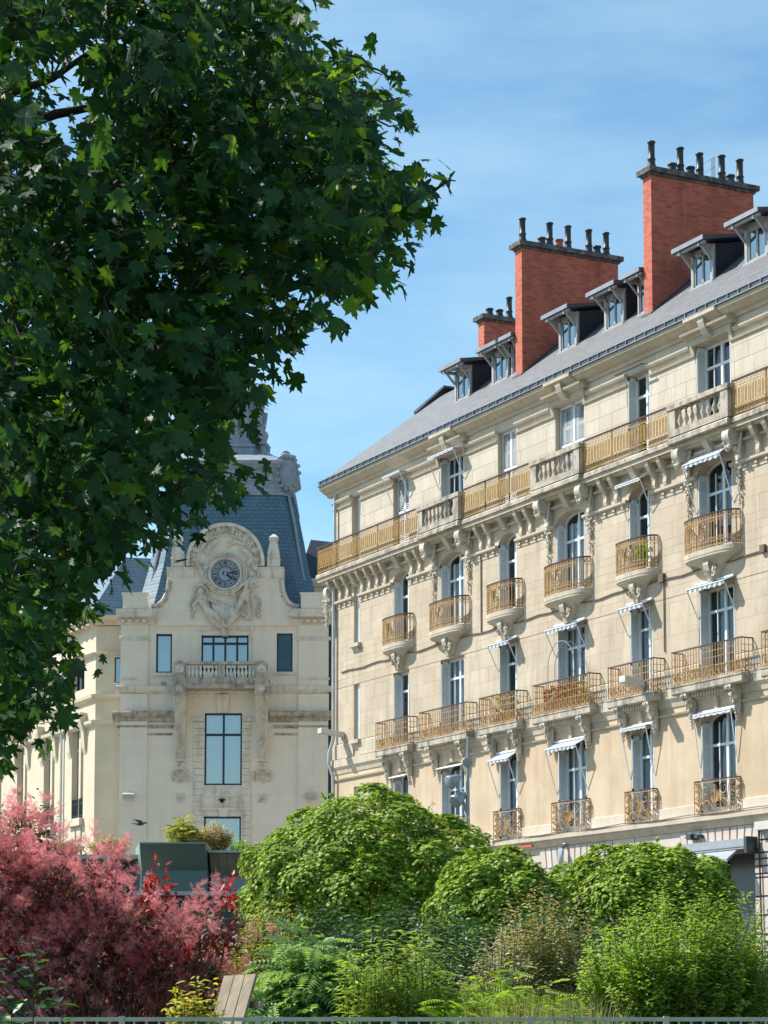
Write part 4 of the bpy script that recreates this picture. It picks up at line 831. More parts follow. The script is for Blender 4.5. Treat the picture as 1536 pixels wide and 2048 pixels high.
# dome
def sq(hw, z, ch=.20, cy=4.9): c = hw * (1 - ch); return [(-c, cy - hw, z), (c, cy - hw, z), (hw, cy - c, z), (hw, cy + c, z), (c, cy + hw, z), (-c, cy + hw, z), (-hw, cy + c, z), (-hw, cy - c, z)]
dome = MB().loft([sq(4.15, 18.0), sq(3.98, 18.9), sq(3.72, 19.9), sq(3.50, 20.8), sq(3.32, 21.8), sq(3.10, 22.9), sq(2.86, 24.0), sq(2.8, 24.2)]).obj('dome', 'dome_slate', CB)
cr = MB().loft([sq(2.92, 24.0), sq(2.92, 24.12), sq(2.82, 24.16), sq(2.80, 24.5), sq(2.72, 24.55), sq(2.72, 25.2), sq(2.82, 25.28), sq(2.98, 25.42), sq(2.98, 25.56), sq(2.8, 25.64), sq(2.1, 26.0), sq(1.6, 26.1)])
for i in range(-2, 3): cr.box(i * .95 - .36, i * .95 + .36, 2.02, 2.1, 24.05, 24.3)
cr.box(-1.9, 1.9, 2.10, 2.2, 24.7, 25.1); cr.obj('dome_crown', 'lead', dome)
for sx in (-1, 1):
    m = MB()
    cx, cy = sx * 2.62, 2.35
    m.loft([[(cx + .45 * w * cos(t) * .95, cy - .25 - d + .2 * sx * 0, z0 + .72 * w * sin(t)) for t in [2 * pi * i / 14 for i in range(14)]] for w, d, z0 in ((1, -.3, 25.0), (1.02, .0, 25.0), (.86, .1, 25.0), (.84, .05, 25.0), (.6, .05, 25.0), (.3, .14, 25.0))])
    for i in range(14): t = 2 * pi * i / 14; m.ball((cx + .47 * cos(t), cy - .3, 25.0 + .72 * sin(t)), .10, 5, 3)
    for i in range(12): m.ball((cx + .16 * sx + .018 * i * sx, cy - .2 + .05 * i, 24.35 - i * .09), .09 - .004 * i, 5, 3)
    m.tube([(cx - sx * .55, cy - .2, 25.55), (cx - sx * .2, cy - .3, 25.8), (cx + sx * .3, cy - .2, 25.7)], .12, 6)
    m.obj('cartouche', 'lead', dome)
    m = MB(); spn = [(sx * (2.35 - 1.15 * t), 2.6 + 1.3 * t, 25.72 + 1.1 * t ** 2.1) for t in [i / 8 for i in range(9)]]
    m.tube(spn, [.16 - .05 * i / 8 for i in range(9)], 6); m.tube([(sx * 2.45 + .17 * cos(a), 2.5, 25.88 + .17 * sin(a)) for a in [i * .7 for i in range(10)]], .08, 6); m.obj('scroll_buttress', 'lead', dome)
ln = MB().loft([sq(1.35, 26.0, .3), sq(1.35, 26.5, .3), sq(1.45, 26.55, .3), sq(1.45, 26.68, .3), sq(1.05, 26.75, .3), sq(1.0, 28.6, .3), sq(1.3, 28.7, .3), sq(1.3, 28.9, .3), sq(.9, 29.4, .3), sq(.2, 31, .3)]); lan = ln.obj('lantern', 'lead', dome)
for sx in (-1, 1):
    for sy in (-1, 1):
        m = MB().tube([(sx * 1.35, 4.9 + sy * 1.2, 26.7), (sx * 1.42, 4.9 + sy * 1.25, 27.1), (sx * 1.18, 4.9 + sy * 1.05, 27.5), (sx * 1.25, 4.9 + sy * 1.1, 28.1), (sx * 1.3, 4.9 + sy * 1.1, 28.7)], [.2, .22, .13, .17, .2], 8)
        for i in range(8): m.ball((sx * 1.36 + random.uniform(-.1, .1), 4.9 + sy * 1.22, 26.8 + i * .12), .1, 5, 3)
        m.obj('lantern_scroll', 'lead', lan)
for sx in (-1, 1): MB().tube([(sx * 3.52 + (.0), 1.6 + .0, 18.9), (sx * 3.2, 1.75, 20.8), (sx * 2.85, 2.05, 22.9), (sx * 2.62, 2.25, 24.0)], .07, 5).obj('hip_roll', 'zinc', dome)
# wing behind the dome
MB().box(3.0, 14, 6, 16, 0, 20.6).obj('rear_wing', 'grey_stone', CB); MB().box(2.9, 14.1, 5.8, 16.1, 20.6, 20.75).box(2.9, 14.1, 5.7, 16.2, 20.75, 20.95).obj('rear_cornice', 'grey_trim', CB)
MB().add([(2.9, 5.7, 20.95), (14.1, 5.7, 20.95), (14.1, 16, 20.95), (2.9, 16, 20.95), (3.4, 8.5, 23.3), (12, 8.5, 22.3), (12, 13, 22.3), (3.4, 13, 23.3)], [(0, 1, 5, 4), (1, 2, 6, 5), (2, 3, 7, 6), (3, 0, 4, 7), (4, 5, 6, 7)]).obj('rear_roof', 'dark_slate', CB)
# recessed strip and the wing that runs back along the street
m = MB()
for c in cells(U(183), U(241), 0, V(1246), [(U(221), U(238.5), V(1361), V(1309))]): m.box(c[0], c[1], .9, 1.4, c[2], c[3])
m.obj('recessed_wall', 'cream_stone', CB)
m = MB().box(U(221), U(223), 1.0, 1.1, V(1361), V(1309)).box(U(236.5), U(238.5), 1.0, 1.1, V(1361), V(1309)).box(U(221), U(238.5), 1.0, 1.1, V(1361), V(1359)).box(U(221), U(238.5), 1.0, 1.1, V(1311), V(1309)).obj('window', 'navy_frame', CB)
MB().box(U(222), U(237.5), 1.04, 1.05, V(1360), V(1310)).obj('pane', 'glass_sky', m); MB().box(U(215), U(241), 1.35, 1.39, V(1365), V(1300)).obj('backing', 'shop_grey', m)
MB().box(U(218), U(240), .82, .9, V(1366), V(1361)).obj('sill', 'grey_trim', CB)
EC = [(0, 18.0), (-.1, 18.02), (-.16, 18.10), (-.42, 18.16), (-.46, 18.3), (-.46, 18.38), (0, 18.42)]
BD = [[(0, V(b)), (-.05, V(b) + .01), (-.18, V(b) + .12), (-.2, V(a)), (0, V(a) + .03)] for a, b in ((1384, 1396), (1436, 1448), (1300, 1305))]
m = MB()
for p in [EC] + BD: m.xprism([(y + .9, z) for y, z in p], U(181), U(239))
m.obj('recess_cornice', 'cream_stone', CB); MB().box(U(181), U(241), .9, 8, 18.38, 18.44).obj('recess_roof', 'zinc', CB)
WG = dict(parent=CB, loc=(U(183), .9, 0)); RZ = (0, 0, TH - pi / 2)
def wg(mb, name, mat): o = mb.obj(name, mat, CB, (U(183), .9, 0)); o.rotation_euler = RZ; return o
WOP = [(-d - 1.5, -d, z0, z1) for d in (1.45, 5.3, 9.2, 13.1) for z0, z1 in ((9.75, 14.05), (4.0, 8.4), (15.4, 17.0))]
m = MB()
for c in cells(-18, 0, 0, 18.1, WOP): m.box(c[0], c[1], 0, .5, c[2], c[3])
wg(m, 'street_wing_wall', 'cream_stone')
m = MB()
for p in [EC] + BD: m.xprism(p, -18, .0)
for i in range(26): m.box(-i * .7 - .3, -i * .7, -.36, 0, 18.0, 18.12)
wg(m, 'street_wing_cornice', 'cream_stone'); wg(MB().box(-18, -.3, 1.0, 1.05, 0, 18), 'street_wing_room_dark', 'room_dark')
for a, b, z0, z1 in WOP:
    c = (a + b) / 2; w = wg(MB().box(a, a + .07, .2, .3, z0, z1).box(b - .07, b, .2, .3, z0, z1).box(c - .13, c + .13, .1, .4, z0, z1).box(a, b, .2, .3, z0 + (z1 - z0) * .7, z0 + (z1 - z0) * .7 + .08), 'window', 'navy_frame' if z0 > 12 else 'cream_stone')
    for p, q in ((a, c - .13), (c + .13, b)): MB().box(p + .05, q - .03, .24, .25, z0, z1).obj('pane', 'glass', w)
    if 9 < z0 < 12:
        r = MB()
        for p, q in ((a, c - .13), (c + .13, b)):
            for z in (.1, .62, .85): r.box(p, q, .04, .07, z0 + z, z0 + z + .03)
            for i in range(7): r.box(p + (q - p) * i / 6 - .01, p + (q - p) * i / 6 + .01, .04, .07, z0, z0 + .85)
        r.obj('railing', 'navy_frame', w); MB().xprism([(0, z1 + .25), (-.34, z1 + .25), (-.32, z1 - .1), (-.16, z1 - .6), (-.10, z1 - 1.3), (0, z1 - 1.6)], b + .05, b + .4).obj('bracket', 'cream_stone', w); MB().xprism([(0, z1 + .25), (-.34, z1 + .25), (-.32, z1 - .1), (-.16, z1 - .6), (-.10, z1 - 1.3), (0, z1 - 1.6)], a - .4, a - .05).obj('bracket', 'cream_stone', w)
        MB().box(a - .1, b + .1, -.2, .1, z0 - .35, z0 - .02).box(a + .1, c - .1, -.06, 0, z0 - .95, z0 - .45).box(c + .1, b - .1, -.06, 0, z0 - .95, z0 - .45).obj('sill', 'cream_stone', w)
wg(MB().add([(-18, -.4, 18.42), (.3, -.4, 18.42), (-2.4, 2.2, 21.6), (-18, 2.2, 21.6), (-18, 9, 21.9), (-2.4, 9, 21.9), (.3, 11, 18.42)], [(0, 1, 2, 3), (3, 2, 5, 4), (1, 6, 5, 2)]), 'street_wing_roof', 'dome_slate')
wg(MB().tube([(-4.1, -.1, 17.9), (-4.1, -.1, 0)], .06, 6), 'downpipe', 'pipe')
MB().tube([(U(659), -.05, V(1250)), (U(659), -.05, 0)], .07, 6).obj('downpipe', 'clock_dark', CB)  # dark tube standing for the shadow gap between the buildings, no pipe
MB().box(U(319), U(330), -.02, 0, V(1374), V(1365)).obj('vent_grille', 'weathered', CB)

# ------------------------------------------------------------------ fixtures on the walls
def flood(loc, rz, label, s=1., L=.95):
    f = thing('wall_floodlight', label, 'floodlight', loc, rz, 'floodlights on the facades')
    MB().xprism([(-.05, 0), (-L, .10), (-L, .28), (-.05, .16)], -.16 * s, .16 * s).obj('housing', 'light_box', f); MB().box(-.05, .05, -.08, 0, -.12, .2).tube([(0, -.03, .05), (.0, -.3, .12)], .03, 5).obj('bracket', 'light_box', f)
    MB().add([(-.13 * s, -.1, -.004 + .01), (.13 * s, -.1, .006), (.13 * s, -L + .03, .096), (-.13 * s, -L + .03, .096)], [(0, 1, 2, 3)]).obj('lens', 'lamp_glass', f)
flood(atf(.85, 0, 11.1), TH - pi / 2, 'long white floodlight box beside the downpipe at the corner of the apartment block'); flood(atf(20.9, -.42, 10.45), TH - pi / 2, 'white floodlight box in front of the balcony railings of the apartment block', 1., .7)
for u, lb in ((258, 'small white spotlight on the clock building, above the flying pigeon'), (622, 'small white spotlight on the clock building, next to the apartment block')):
    f = thing('wall_spotlight', lb, 'spotlight', (-6.83 + U(u), 100, V(1601)), 0, 'spotlights on the clock building')
    MB().xprism([(-.5, .0), (-.55, .22), (-.2, .3), (-.15, .05)], -.24, .24).obj('housing', 'light_box', f); MB().box(-.04, .04, -.2, 0, .05, .1).box(-.1, .1, -.03, 0, 0, .2).obj('bracket', 'light_box', f)
    MB().box(-.2, .2, -.56, -.54, .04, .18).obj('lens', 'lamp_glass', f)
# plants standing on the balconies
def rot(x): return TH - pi / 2 + x
def flower_box(x, z, y, w, label, cols, n=60, tall=.32):
    f = thing('flower_box', label, 'flower box', atf(x, y, z), TH - pi / 2)
    MB().loft([[(-w, -.09, 0), (w, -.09, 0), (w, .09, 0), (-w, .09, 0)], [(-w - .02, -.11, .2), (w + .02, -.11, .2), (w + .02, .11, .2), (-w - .02, .11, .2)]]).obj('trough', 'terracotta', f)
    P = np.column_stack([rng.uniform(-w, w, n * 5), rng.uniform(-.14, .12, n * 5), .18 + rng.uniform(-.1, tall, n * 5)]); scatter(P, 'foliage', 'leaf_herb', f, OVATE, .09, .3)
    for mt in cols:
        m = MB()
        for i in range(n // len(cols)): m.ball((random.uniform(-w, w), random.uniform(-.17, .05), .12 + random.random() * (tall + .1)), random.uniform(.03, .055), 6, 4)
        m.obj('blossoms', mt, f)['kind'] = 'stuff'

# ------------------------------------------------------------------ foliage helpers
def tri(v, f): return (np.array(v, float), np.array(f, int))
def polar_leaf(half, cy=.42, fold=.12, droop=.28):
    P = [(a, r) for a, r in half] + [(-a, r) for a, r in half[::-1] if 0 < a < 180]
    v = [(0, cy, 0)]
    for a, r in P: x, y = r * sin(R(a)), cy + r * cos(R(a)); v.append((x, y, fold * abs(x) - droop * (x * x * .6 + (y - .2) ** 2 * .5)))
    n = len(P); return tri(v, [(0, 1 + (i + 1) % n, 1 + i) for i in range(n)])
MAPLE = polar_leaf([(0, .60), (8, .43), (14, .47), (24, .26), (37, .47), (42, .45), (51, .63), (59, .43), (66, .45), (78, .26), (95, .37), (104, .48), (115, .33), (140, .35), (165, .40), (180, .34)])
MAPLE_B = polar_leaf([(0, .62), (10, .42), (16, .45), (26, .25), (40, .48), (50, .60), (60, .42), (78, .25), (95, .38), (106, .46), (118, .32), (145, .36), (180, .34)], .42, .38, .75)
MAPLE_C = (MAPLE[0] * [.72, 1.05, 1] + np.column_stack([0 * MAPLE[0][:, 0], 0 * MAPLE[0][:, 0], -.5 * MAPLE[0][:, 1] ** 2 + .35 * np.abs(MAPLE[0][:, 0])]), MAPLE[1])
MAPLE_S = polar_leaf([(0, .58), (24, .27), (50, .58), (78, .27), (105, .46), (150, .34), (180, .30)])
OVATE = tri([(0, 0, 0), (-.24, .35, .05), (-.17, .72, .02), (0, 1, -.12), (.17, .72, .02), (.24, .35, .05), (0, .5, -.03)], [(0, 6, 1), (1, 6, 2), (2, 6, 3), (3, 6, 4), (4, 6, 5), (5, 6, 0)])
LANCE = tri([(0, 0, 0), (-.13, .4, .03), (0, 1, -.15), (.13, .4, .03), (0, .45, -.02)], [(0, 4, 1), (1, 4, 2), (2, 4, 3), (3, 4, 0)])
def pinnate(n=8, w=.36):
    v, f = [(-.012, 0, 0), (.012, 0, 0), (0, 1, -.3)], [(0, 1, 2)]
    for i in range(n):
        t = .15 + .8 * i / (n - 1); L = w * (1 - .55 * abs(t - .45) * 1.3); z = -.3 * t * t
        for s in (-1, 1):
            b = len(v); v += [(0, t, z), (s * L * .45, t + .03 - .035, z + .03), (s * L, t + .12, z - .06), (s * L * .5, t + .11, z + .02)]; f += [(b, b + 1, b + 2), (b, b + 2, b + 3)]
    v.append((0, 1.15, -.4)); b = len(v) - 1; v += [(-.05, .98, -.28), (.05, .98, -.28)]; f.append((b, b + 1, b + 2)); return tri(v, f)
PINN = pinnate()
def hair(n=700):
    """one feathery plume: a stalk with side branches, each wrapped in short fine hairs"""
    v, f = [(-.006, 0, 0), (.006, 0, 0), (0, .9, 0)], [(0, 1, 2)]; tips = []
    for i in range(15):
        t = rng.uniform(.15, .95); a = i * 2.4; L = .30 * (1.1 - .75 * t) * rng.uniform(.6, 1.2); p = np.array([0, t, 0]); e = np.array([cos(a) * L, rng.uniform(.05, .22), sin(a) * L]); b = len(v)
        v += [p - [0, .005, 0], p + [0, .005, 0], p + e]; f.append((b, b + 1, b + 2)); tips.append((p, e))
    for i in range(n):
        p, e = tips[i % len(tips)]; q = p + e * rng.uniform(.25, 1.1) + rng.normal(size=3) * .026; d = rng.normal(size=3); d /= np.linalg.norm(d); w = np.cross(d, [.3, .2, .9]); w /= np.linalg.norm(w) + 1e-6; b = len(v)
        v += [q - w * .0045, q + w * .0045, q + d * rng.uniform(.04, .085)]; f.append((b, b + 1, b + 2))
    return tri(v, f)
def unit(a): return a / np.maximum(1e-9, np.linalg.norm(a, axis=1, keepdims=True))
def leafmesh(name, P, nrm, tip, size, T):
    Z = unit(nrm); Y = unit(tip - Z * np.sum(tip * Z, 1, keepdims=True)); X = np.cross(Y, Z); tv, tf = T; n, k = len(P), len(tv)
    size = np.broadcast_to(np.asarray(size, float), (n,))[:, None, None]
    V3 = P[:, None, :] + size * (tv[None, :, 0:1] * X[:, None] + tv[None, :, 1:2] * Y[:, None] + tv[None, :, 2:3] * Z[:, None])
    F = (tf[None] + (np.arange(n) * k)[:, None, None]).reshape(-1, 3)
    me = bpy.data.meshes.new(name); me.vertices.add(n * k); me.vertices.foreach_set('co', V3.reshape(-1)); me.loops.add(F.size); me.loops.foreach_set('vertex_index', F.reshape(-1).astype(np.int32))
    me.polygons.add(len(F)); me.polygons.foreach_set('loop_start', np.arange(0, F.size, 3, dtype=np.int32)); me.polygons.foreach_set('loop_total', np.full(len(F), 3, np.int32)); me.update(calc_edges=True)
    return me
def foliage(name, mat, par, P, nrm, tip, size, T):
    o = inst(name, leafmesh(name, P, nrm, tip, size, T), par, mat=mat); o['kind'] = 'stuff'; return o
def scatter(P, name, mat, par, T, size, var):
    n = len(P); return foliage(name, mat, par, P, rng.normal(size=(n, 3)) * .7 + [0, -.3, .8], rng.normal(size=(n, 3)) + [0, -.3, .2], size * rng.uniform(1 - var, 1 + var, n), T)

# ------------------------------------------------------------------ plants on the balconies
flower_box(12.62, 10.32, -.16, .50, 'white and red flowers in a trough on the balcony under a striped awning', ['bloom_white', 'bloom_red'], 40, .75)
flower_box(16.35, 10.32, -.18, 1.1, 'red geraniums crowding a balcony below a tall wire arch', ['bloom_red'], 150, .55)
f = thing('potted_plant', 'leafy green pot plant behind a bowed golden railing under a pale awning', 'plant', atf(20.45, -.12, 13.85), TH - pi / 2)
MB().lathe([(.10, 0), (.14, .24), (.15, .26)], n=10).obj('pot', 'terracotta', f); P = rng.normal(size=(160, 3)) * [.13, .10, .2] + [0, 0, .52]; scatter(P, 'foliage', 'leaf_lime', f, OVATE, .13, .3)
f = thing('plant_arch', 'thin wire plant arch rising from a geranium balcony', 'trellis', atf(16.3, -.2, 10.3), TH - pi / 2)
for y in (-.12, .12): MB().tube([(-.75 * cos(t), y, 1.35 + .75 * sin(t)) if 0 < i < 12 else (-.75 if i == 0 else .75, y, 0) for i, t in enumerate([0] + [pi * j / 10 for j in range(11)] + [pi])], .014, 4).obj('hoop', 'lamp_grey', f)

# ------------------------------------------------------------------ globe maples in the square
def branch(mb, a, b, r0, r1, n=5, wob=.06):
    a, b = Vector(a), Vector(b); L = (b - a).length; q = [a.lerp(b, i / n) + Vector((random.uniform(-1, 1), random.uniform(-1, 1), random.uniform(-1, 1))) * wob * L * (0 if i in (0, n) else 1) for i in range(n + 1)]
    mb.tube(q, [r0 + (r1 - r0) * i / n for i in range(n + 1)], 6); return q
def globe(label, c, rx, ry, zt, zb, ncl, nl, mat, sz=.105, lean=0):
    t = thing('globe_maple', label, 'tree', (c[0], c[1], .42), 0, 'globe maples in the square'); zc = zb + (zt - zb) * .36; rz = zt - zc; z0 = -.42
    m = MB(); q = branch(m, (0, 0, 0), (0, 0, zb + .5 + z0), .13, .10); 
    for i in range(9): a = i * 2.4; branch(m, q[-1], (rx * .7 * cos(a), ry * .7 * sin(a), zc + z0 + rz * random.uniform(.1, .7)), .06, .015)
    m.obj('trunk', 'bark', t, smooth=True)
    Ps, Ns, Ts = [], [], []
    for i in range(ncl):
        a = i * 2.39996; hz = 1 - (i + .5) / ncl * 1.6; hr = math.sqrt(max(0, 1 - min(1, abs(hz)) ** 2)) if hz > -.3 else .93
        f = random.uniform(.86, 1.06) * (1 + .05 * sin(3 * a)); cx, cy = rx * hr * cos(a) * f, ry * hr * sin(a) * f
        cz = zc + rz * hz * f if hz > 0 else zc + (zc - zb) * hz * 1.6 * f
        o = np.array([cx, cy, (cz - zc) * .8]); o /= np.linalg.norm(o) + 1e-6; cr = random.uniform(.32, .58) * (rx / 2.2) ** .4
        n = int(nl * random.uniform(.7, 1.3)); d = unit(rng.normal(size=(n, 3)) * .85 + o * .7 + [0, 0, .7]); rr = rng.uniform(.62, 1.06, (n, 1)) ** .5
        P = np.array([cx, cy, cz + z0]) - o * cr * .7 + d * rr * cr * np.array([1.15, 1.15, .72]) - [0, 0, 1] * (1 - d[:, 2:]) * .10; Ps.append(P)
        Ns.append(d * .70 + o * .10 + [-.18, .05, .68] + rng.normal(size=(n, 3)) * .28); Ts.append(d * .9 + o * .5 + [0, 0, -.45] + rng.normal(size=(n, 3)) * .45)
    for i in range(ncl // 2):
        a = random.random() * 6.28; hz = random.uniform(.0, 1); hr = math.sqrt(1 - hz * hz); o = np.array([hr * cos(a), hr * sin(a), hz]); b = o * [rx, ry, rz] * .98 + [0, 0, zc + z0]; e = o * .6 + [0, 0, .7] + rng.normal(size=3) * .3; n = 9
        tt = np.linspace(0, 1, n)[:, None]; Ps.append(b + e * tt * random.uniform(.04, .12)); Ns.append(rng.normal(size=(n, 3)) * .6 + [-.1, -.1, .8]); Ts.append(rng.normal(size=(n, 3)) + o * .4)
    n = ncl * nl // 7; d = unit(rng.normal(size=(n, 3))); d[:, 2] = np.abs(d[:, 2]) - .4 * rng.random(n); P = d * np.array([rx, ry, rz]) * rng.uniform(.45, .85, (n, 1)) + [0, 0, zc + z0]; P[:, 2] = np.maximum(P[:, 2], zb + z0)
    Ps.append(P); Ns.append(d + rng.normal(size=(n, 3)) * .5 + [0, 0, .3]); Ts.append(rng.normal(size=(n, 3)) + [0, 0, -.6])
    P = np.vstack(Ps); foliage('crown', mat, t, P, np.vstack(Ns), np.vstack(Ts), sz * rng.uniform(.7, 1.25, len(P)), MAPLE_S)
globe('largest round-headed maple, its wide dome hiding the foot of the clock building', (-.25, 42, 0), 2.28, 2.1, 5.42, 2.5, 78, 520, 'leaf_globe', .086)
globe('small round-headed maple overlapping the large maple beside it', (1.83, 38, 0), 1.03, 1.0, 4.14, 2.55, 30, 430, 'leaf_globe_b', .083)
globe('low wide maple crown in front of the shop awning', (4.72, 43, 0), 1.72, 1.5, 4.64, 2.85, 50, 480, 'leaf_globe_b', .087)

# ------------------------------------------------------------------ shrubs
def shrub(name, label, c, rx, ry, zt, mat, nst, lps, T, sz, z0=.42, smat='stem', t0=.3, up=.5, spread=.35, tipmat=None, gal=.12, cat='shrub', par=None, top=.75, sr=.009, tk=.86):
    t = par or thing(name, label, cat, (c[0], c[1], z0)); H = zt - z0; m = MB(); Ps, Ns, Ts, K = [], [], [], []
    for i in range(nst):
        a = random.random() * 2 * pi; r = random.random() ** .5; bx, by = spread * rx * r * cos(a), spread * ry * r * sin(a); tx, ty = rx * r * cos(a), ry * r * sin(a)
        tz = H * (1 - (1 - top) * r * r * 1.3) * (random.uniform(.68, 1.04) if random.random() > .07 else random.uniform(1.04, 1.16)); b, e = np.array([bx, by, 0]), np.array([tx, ty, tz]); mid = (b + e) / 2 + np.array([0, 0, gal * H]) + rng.normal(size=3) * .06 * H
        q = [(1 - s) ** 2 * b + 2 * s * (1 - s) * mid + s * s * e for s in np.linspace(0, 1, 7)]; m.tube(q, [sr * (1.2 - .9 * s / 6) for s in range(7)], 3, False)
        n = max(3, int(lps * random.uniform(.7, 1.3))); s = t0 + (1 - t0) * (np.arange(n) + rng.random(n)) / n; s = np.minimum(s, 1)[:, None]
        P = (1 - s) ** 2 * b + 2 * s * (1 - s) * mid + s * s * e; d = unit(2 * (1 - s) * (mid - b) + 2 * s * (e - mid)); ph = np.arange(n) * 2.4 + a
        side = np.column_stack([np.cos(ph), np.sin(ph), rng.normal(size=n) * .25]); Ps.append(P + side * sz * .12); Ts.append(side * .9 + d * up + rng.normal(size=(n, 3)) * .2); Ns.append(d * .7 + [0, -.15, .7] + rng.normal(size=(n, 3)) * .35 - side * .25); K.append(s[:, 0])
    P, N, Tn, K = np.vstack(Ps), np.vstack(Ns), np.vstack(Ts), np.hstack(K); m.obj('stems', smat, t)['kind'] = 'stuff'
    if tipmat:
        k = (K > tk) & (rng.random(len(K)) < .8); foliage('tip_leaves', tipmat, t, P[k], N[k], Tn[k], sz * rng.uniform(.6, 1.0, k.sum()), T); k = ~k; P, N, Tn = P[k], N[k], Tn[k]
    foliage('leaves', mat, t, P, N, Tn, sz * rng.uniform(.5, 1.4, len(P)), T); return t
shrub('dark_hedge', 'dark evergreen hedge in the shade below the round maples', (.6, 35, 0), 5.4, 1.0, 2.95, 'leaf_dark', 800, 42, OVATE, .12, spread=.95, top=.9, cat='hedge')
shrub('variegated_shrub', 'yellow-tipped olive shrub squeezed between the pink smoke bush and the large maple', (-1.40, 28, 0), .54, .45, 2.78, 'leaf_variegated', 240, 40, LANCE, .10, tipmat='leaf_yellow', up=.9)
shrub('fern_leaved_shrub', 'blue-green shrub with feathery divided leaves beside the slatted bench', (-.72, 25.6, 0), .78, .5, 2.28, 'leaf_fern', 190, 14, PINN, .30, up=.35, top=.72, gal=.25)
shrub('tall_herb', 'bright green upright herb with slender leafy stems in the middle of the bed', (.12, 24.6, 0), .62, .35, 2.46, 'leaf_herb', 130, 44, LANCE, .115, up=.4, spread=.8, top=.82, gal=.02)
shrub('glossy_shrub', 'dark glossy shrub in shade to the rear of the tall green herb', (.78, 27.2, 0), .66, .5, 2.50, 'leaf_dark', 150, 40, LANCE, .12, up=.6, tipmat='leaf_fern')
shrub('low_lime_shrub', 'low lime-green feathery plant at the foot of the dark glossy shrub', (.78, 24.2, 0), .34, .3, 1.80, 'leaf_lime', 50, 12, PINN, .2, up=.4)
shrub('brown_tipped_shrub', 'olive shrub with brown twig tips and pale dry leaves', (1.92, 28.2, 0), .92, .6, 2.95, 'leaf_olive', 380, 62, OVATE, .068, tipmat='leaf_brown', up=.6, top=.6, tk=.93, sr=.006)
shrub('silver_shrub', 'thin silvery shrub in front of the brown-tipped one', (1.28, 26.2, 0), .50, .35, 2.45, 'leaf_silver', 110, 40, OVATE, .06, tipmat='leaf_olive', smat='red_stem', up=.6)
shrub('lime_bush', 'big lime-green bush filling the corner below the shop awning', (3.22, 25.4, 0), 1.15, .8, 2.80, 'leaf_lime', 520, 60, OVATE, .072, up=.6, top=.78, tipmat='leaf_herb')
shrub('golden_shrub', 'small golden-leaved shrub rising over the fence near the bench', (-1.78, 22.3, 0), .32, .22, 1.80, 'leaf_yellow', 110, 32, OVATE, .08, up=.5)
shrub('leafy_sapling', 'fresh green sapling with heart-shaped leaves in front of the fence', (-2.62, 16.6, 0), .42, .25, 2.36, 'leaf_branch', 22, 22, OVATE, .125, z0=.0, up=.3, smat='stem', top=.6, t0=.45)
shrub('dark_sprig', 'dark pointed sprigs poking over the fence below the lime bush', (1.62, 20.4, 0), .42, .2, 1.56, 'leaf_dark', 46, 30, LANCE, .10, z0=0, up=.8, t0=.6)
shrub('corner_sprig', 'dark glossy sprigs poking over the fence in the bottom corner', (3.0, 20.4, 0), .42, .2, 1.52, 'leaf_dark', 36, 30, OVATE, .08, z0=0, up=.8, t0=.6)
def grass(name, label, c, rx, ry, h, n, mat='blade', z0=.42):
    P = np.column_stack([rng.uniform(-rx, rx, n), rng.uniform(-ry, ry, n), np.zeros(n)]) + [c[0], c[1], z0]; o = foliage(name, mat, None, P, rng.normal(size=(n, 3)) * [1, .4, .1] + [0, -.8, .3], rng.normal(size=(n, 3)) * [.36, .36, .05] + [0, 0, 1], h * rng.uniform(.6, 1.1, n), tri([(-.006, 0, 0), (.006, 0, 0), (-.004, .6, .02), (.004, .6, .02), (.0, 1, .12)], [(0, 1, 3), (0, 3, 2), (2, 3, 4)]))
    return o
shrub('feathery_ground_cover', 'low feathery green plants between the grass and the brown-tipped shrub', (1.35, 25.0, 0), .75, .4, 1.98, 'leaf_lime', 110, 12, PINN, .2, up=.5, spread=.8)
g = grass('grass', '', (1.6, 23.6, 0), .55, .3, 1.30, 1500); g['label'] = 'tall straw-green grass behind the fence'
# pink smoke bush: dark stems and leaves inside, hairy plumes outside
SB = thing('smoke_bush', 'smoke bush covered in fluffy pink plumes with dark red leaves', 'shrub', (-3.1, 27, .42)); px = 27 / 4700
LOB = [(45, 1715, 78, 66), (150, 1772, 98, 72), (280, 1860, 90, 65), (385, 1880, 80, 58), (110, 1850, 150, 110), (250, 1900, 140, 110), (440, 1862, 48, 50), (30, 1790, 120, 90), (160, 1960, 130, 90), (330, 1950, 110, 80), (-80, 1850, 160, 130), (-120, 1720, 110, 90)]
def w3(u, v, dy): return np.array([(u - 768) * px + 3.1, dy, 1.18 + (2010 - v) * px])
m = MB(); LP, LN, LT, PP, PD = [], [], [], [], []
for (u, v, a, b) in LOB:
    c = w3(u, v, random.uniform(-.25, .35)); rr = np.array([a * px, min(a, 110) * px * .85, b * px])
    for i in range(10): branch(m, (random.uniform(-.5, .5), random.uniform(-.3, .3), 0), c + rng.normal(size=3) * rr * .5, .02, .005, 5, .05)
    n = int(a * b * .07); d = unit(rng.normal(size=(n, 3))); LP.append(c + d * rr * rng.uniform(.25, 1.12, (n, 1))); LN.append(d * .6 + [0, -.2, .6] + rng.normal(size=(n, 3)) * .5); LT.append(d + rng.normal(size=(n, 3)) * .6)
    n = int(a * b * (.0064 if v < 1840 else .0036)); d = unit(rng.normal(size=(n, 3)) + [0, -.45, .35]); PP.append(c + d * rr * rng.uniform(.75, 1.0, (n, 1))); PD.append(d + [0, 0, .35] + rng.normal(size=(n, 3)) * .5)
m.obj('stems', 'red_stem', SB)['kind'] = 'stuff'; LP, LN, LT, PP, PD = map(np.vstack, (LP, LN, LT, PP, PD)); r = rng.random(len(LP)); sz = .085 * rng.uniform(.7, 1.3, len(LP))
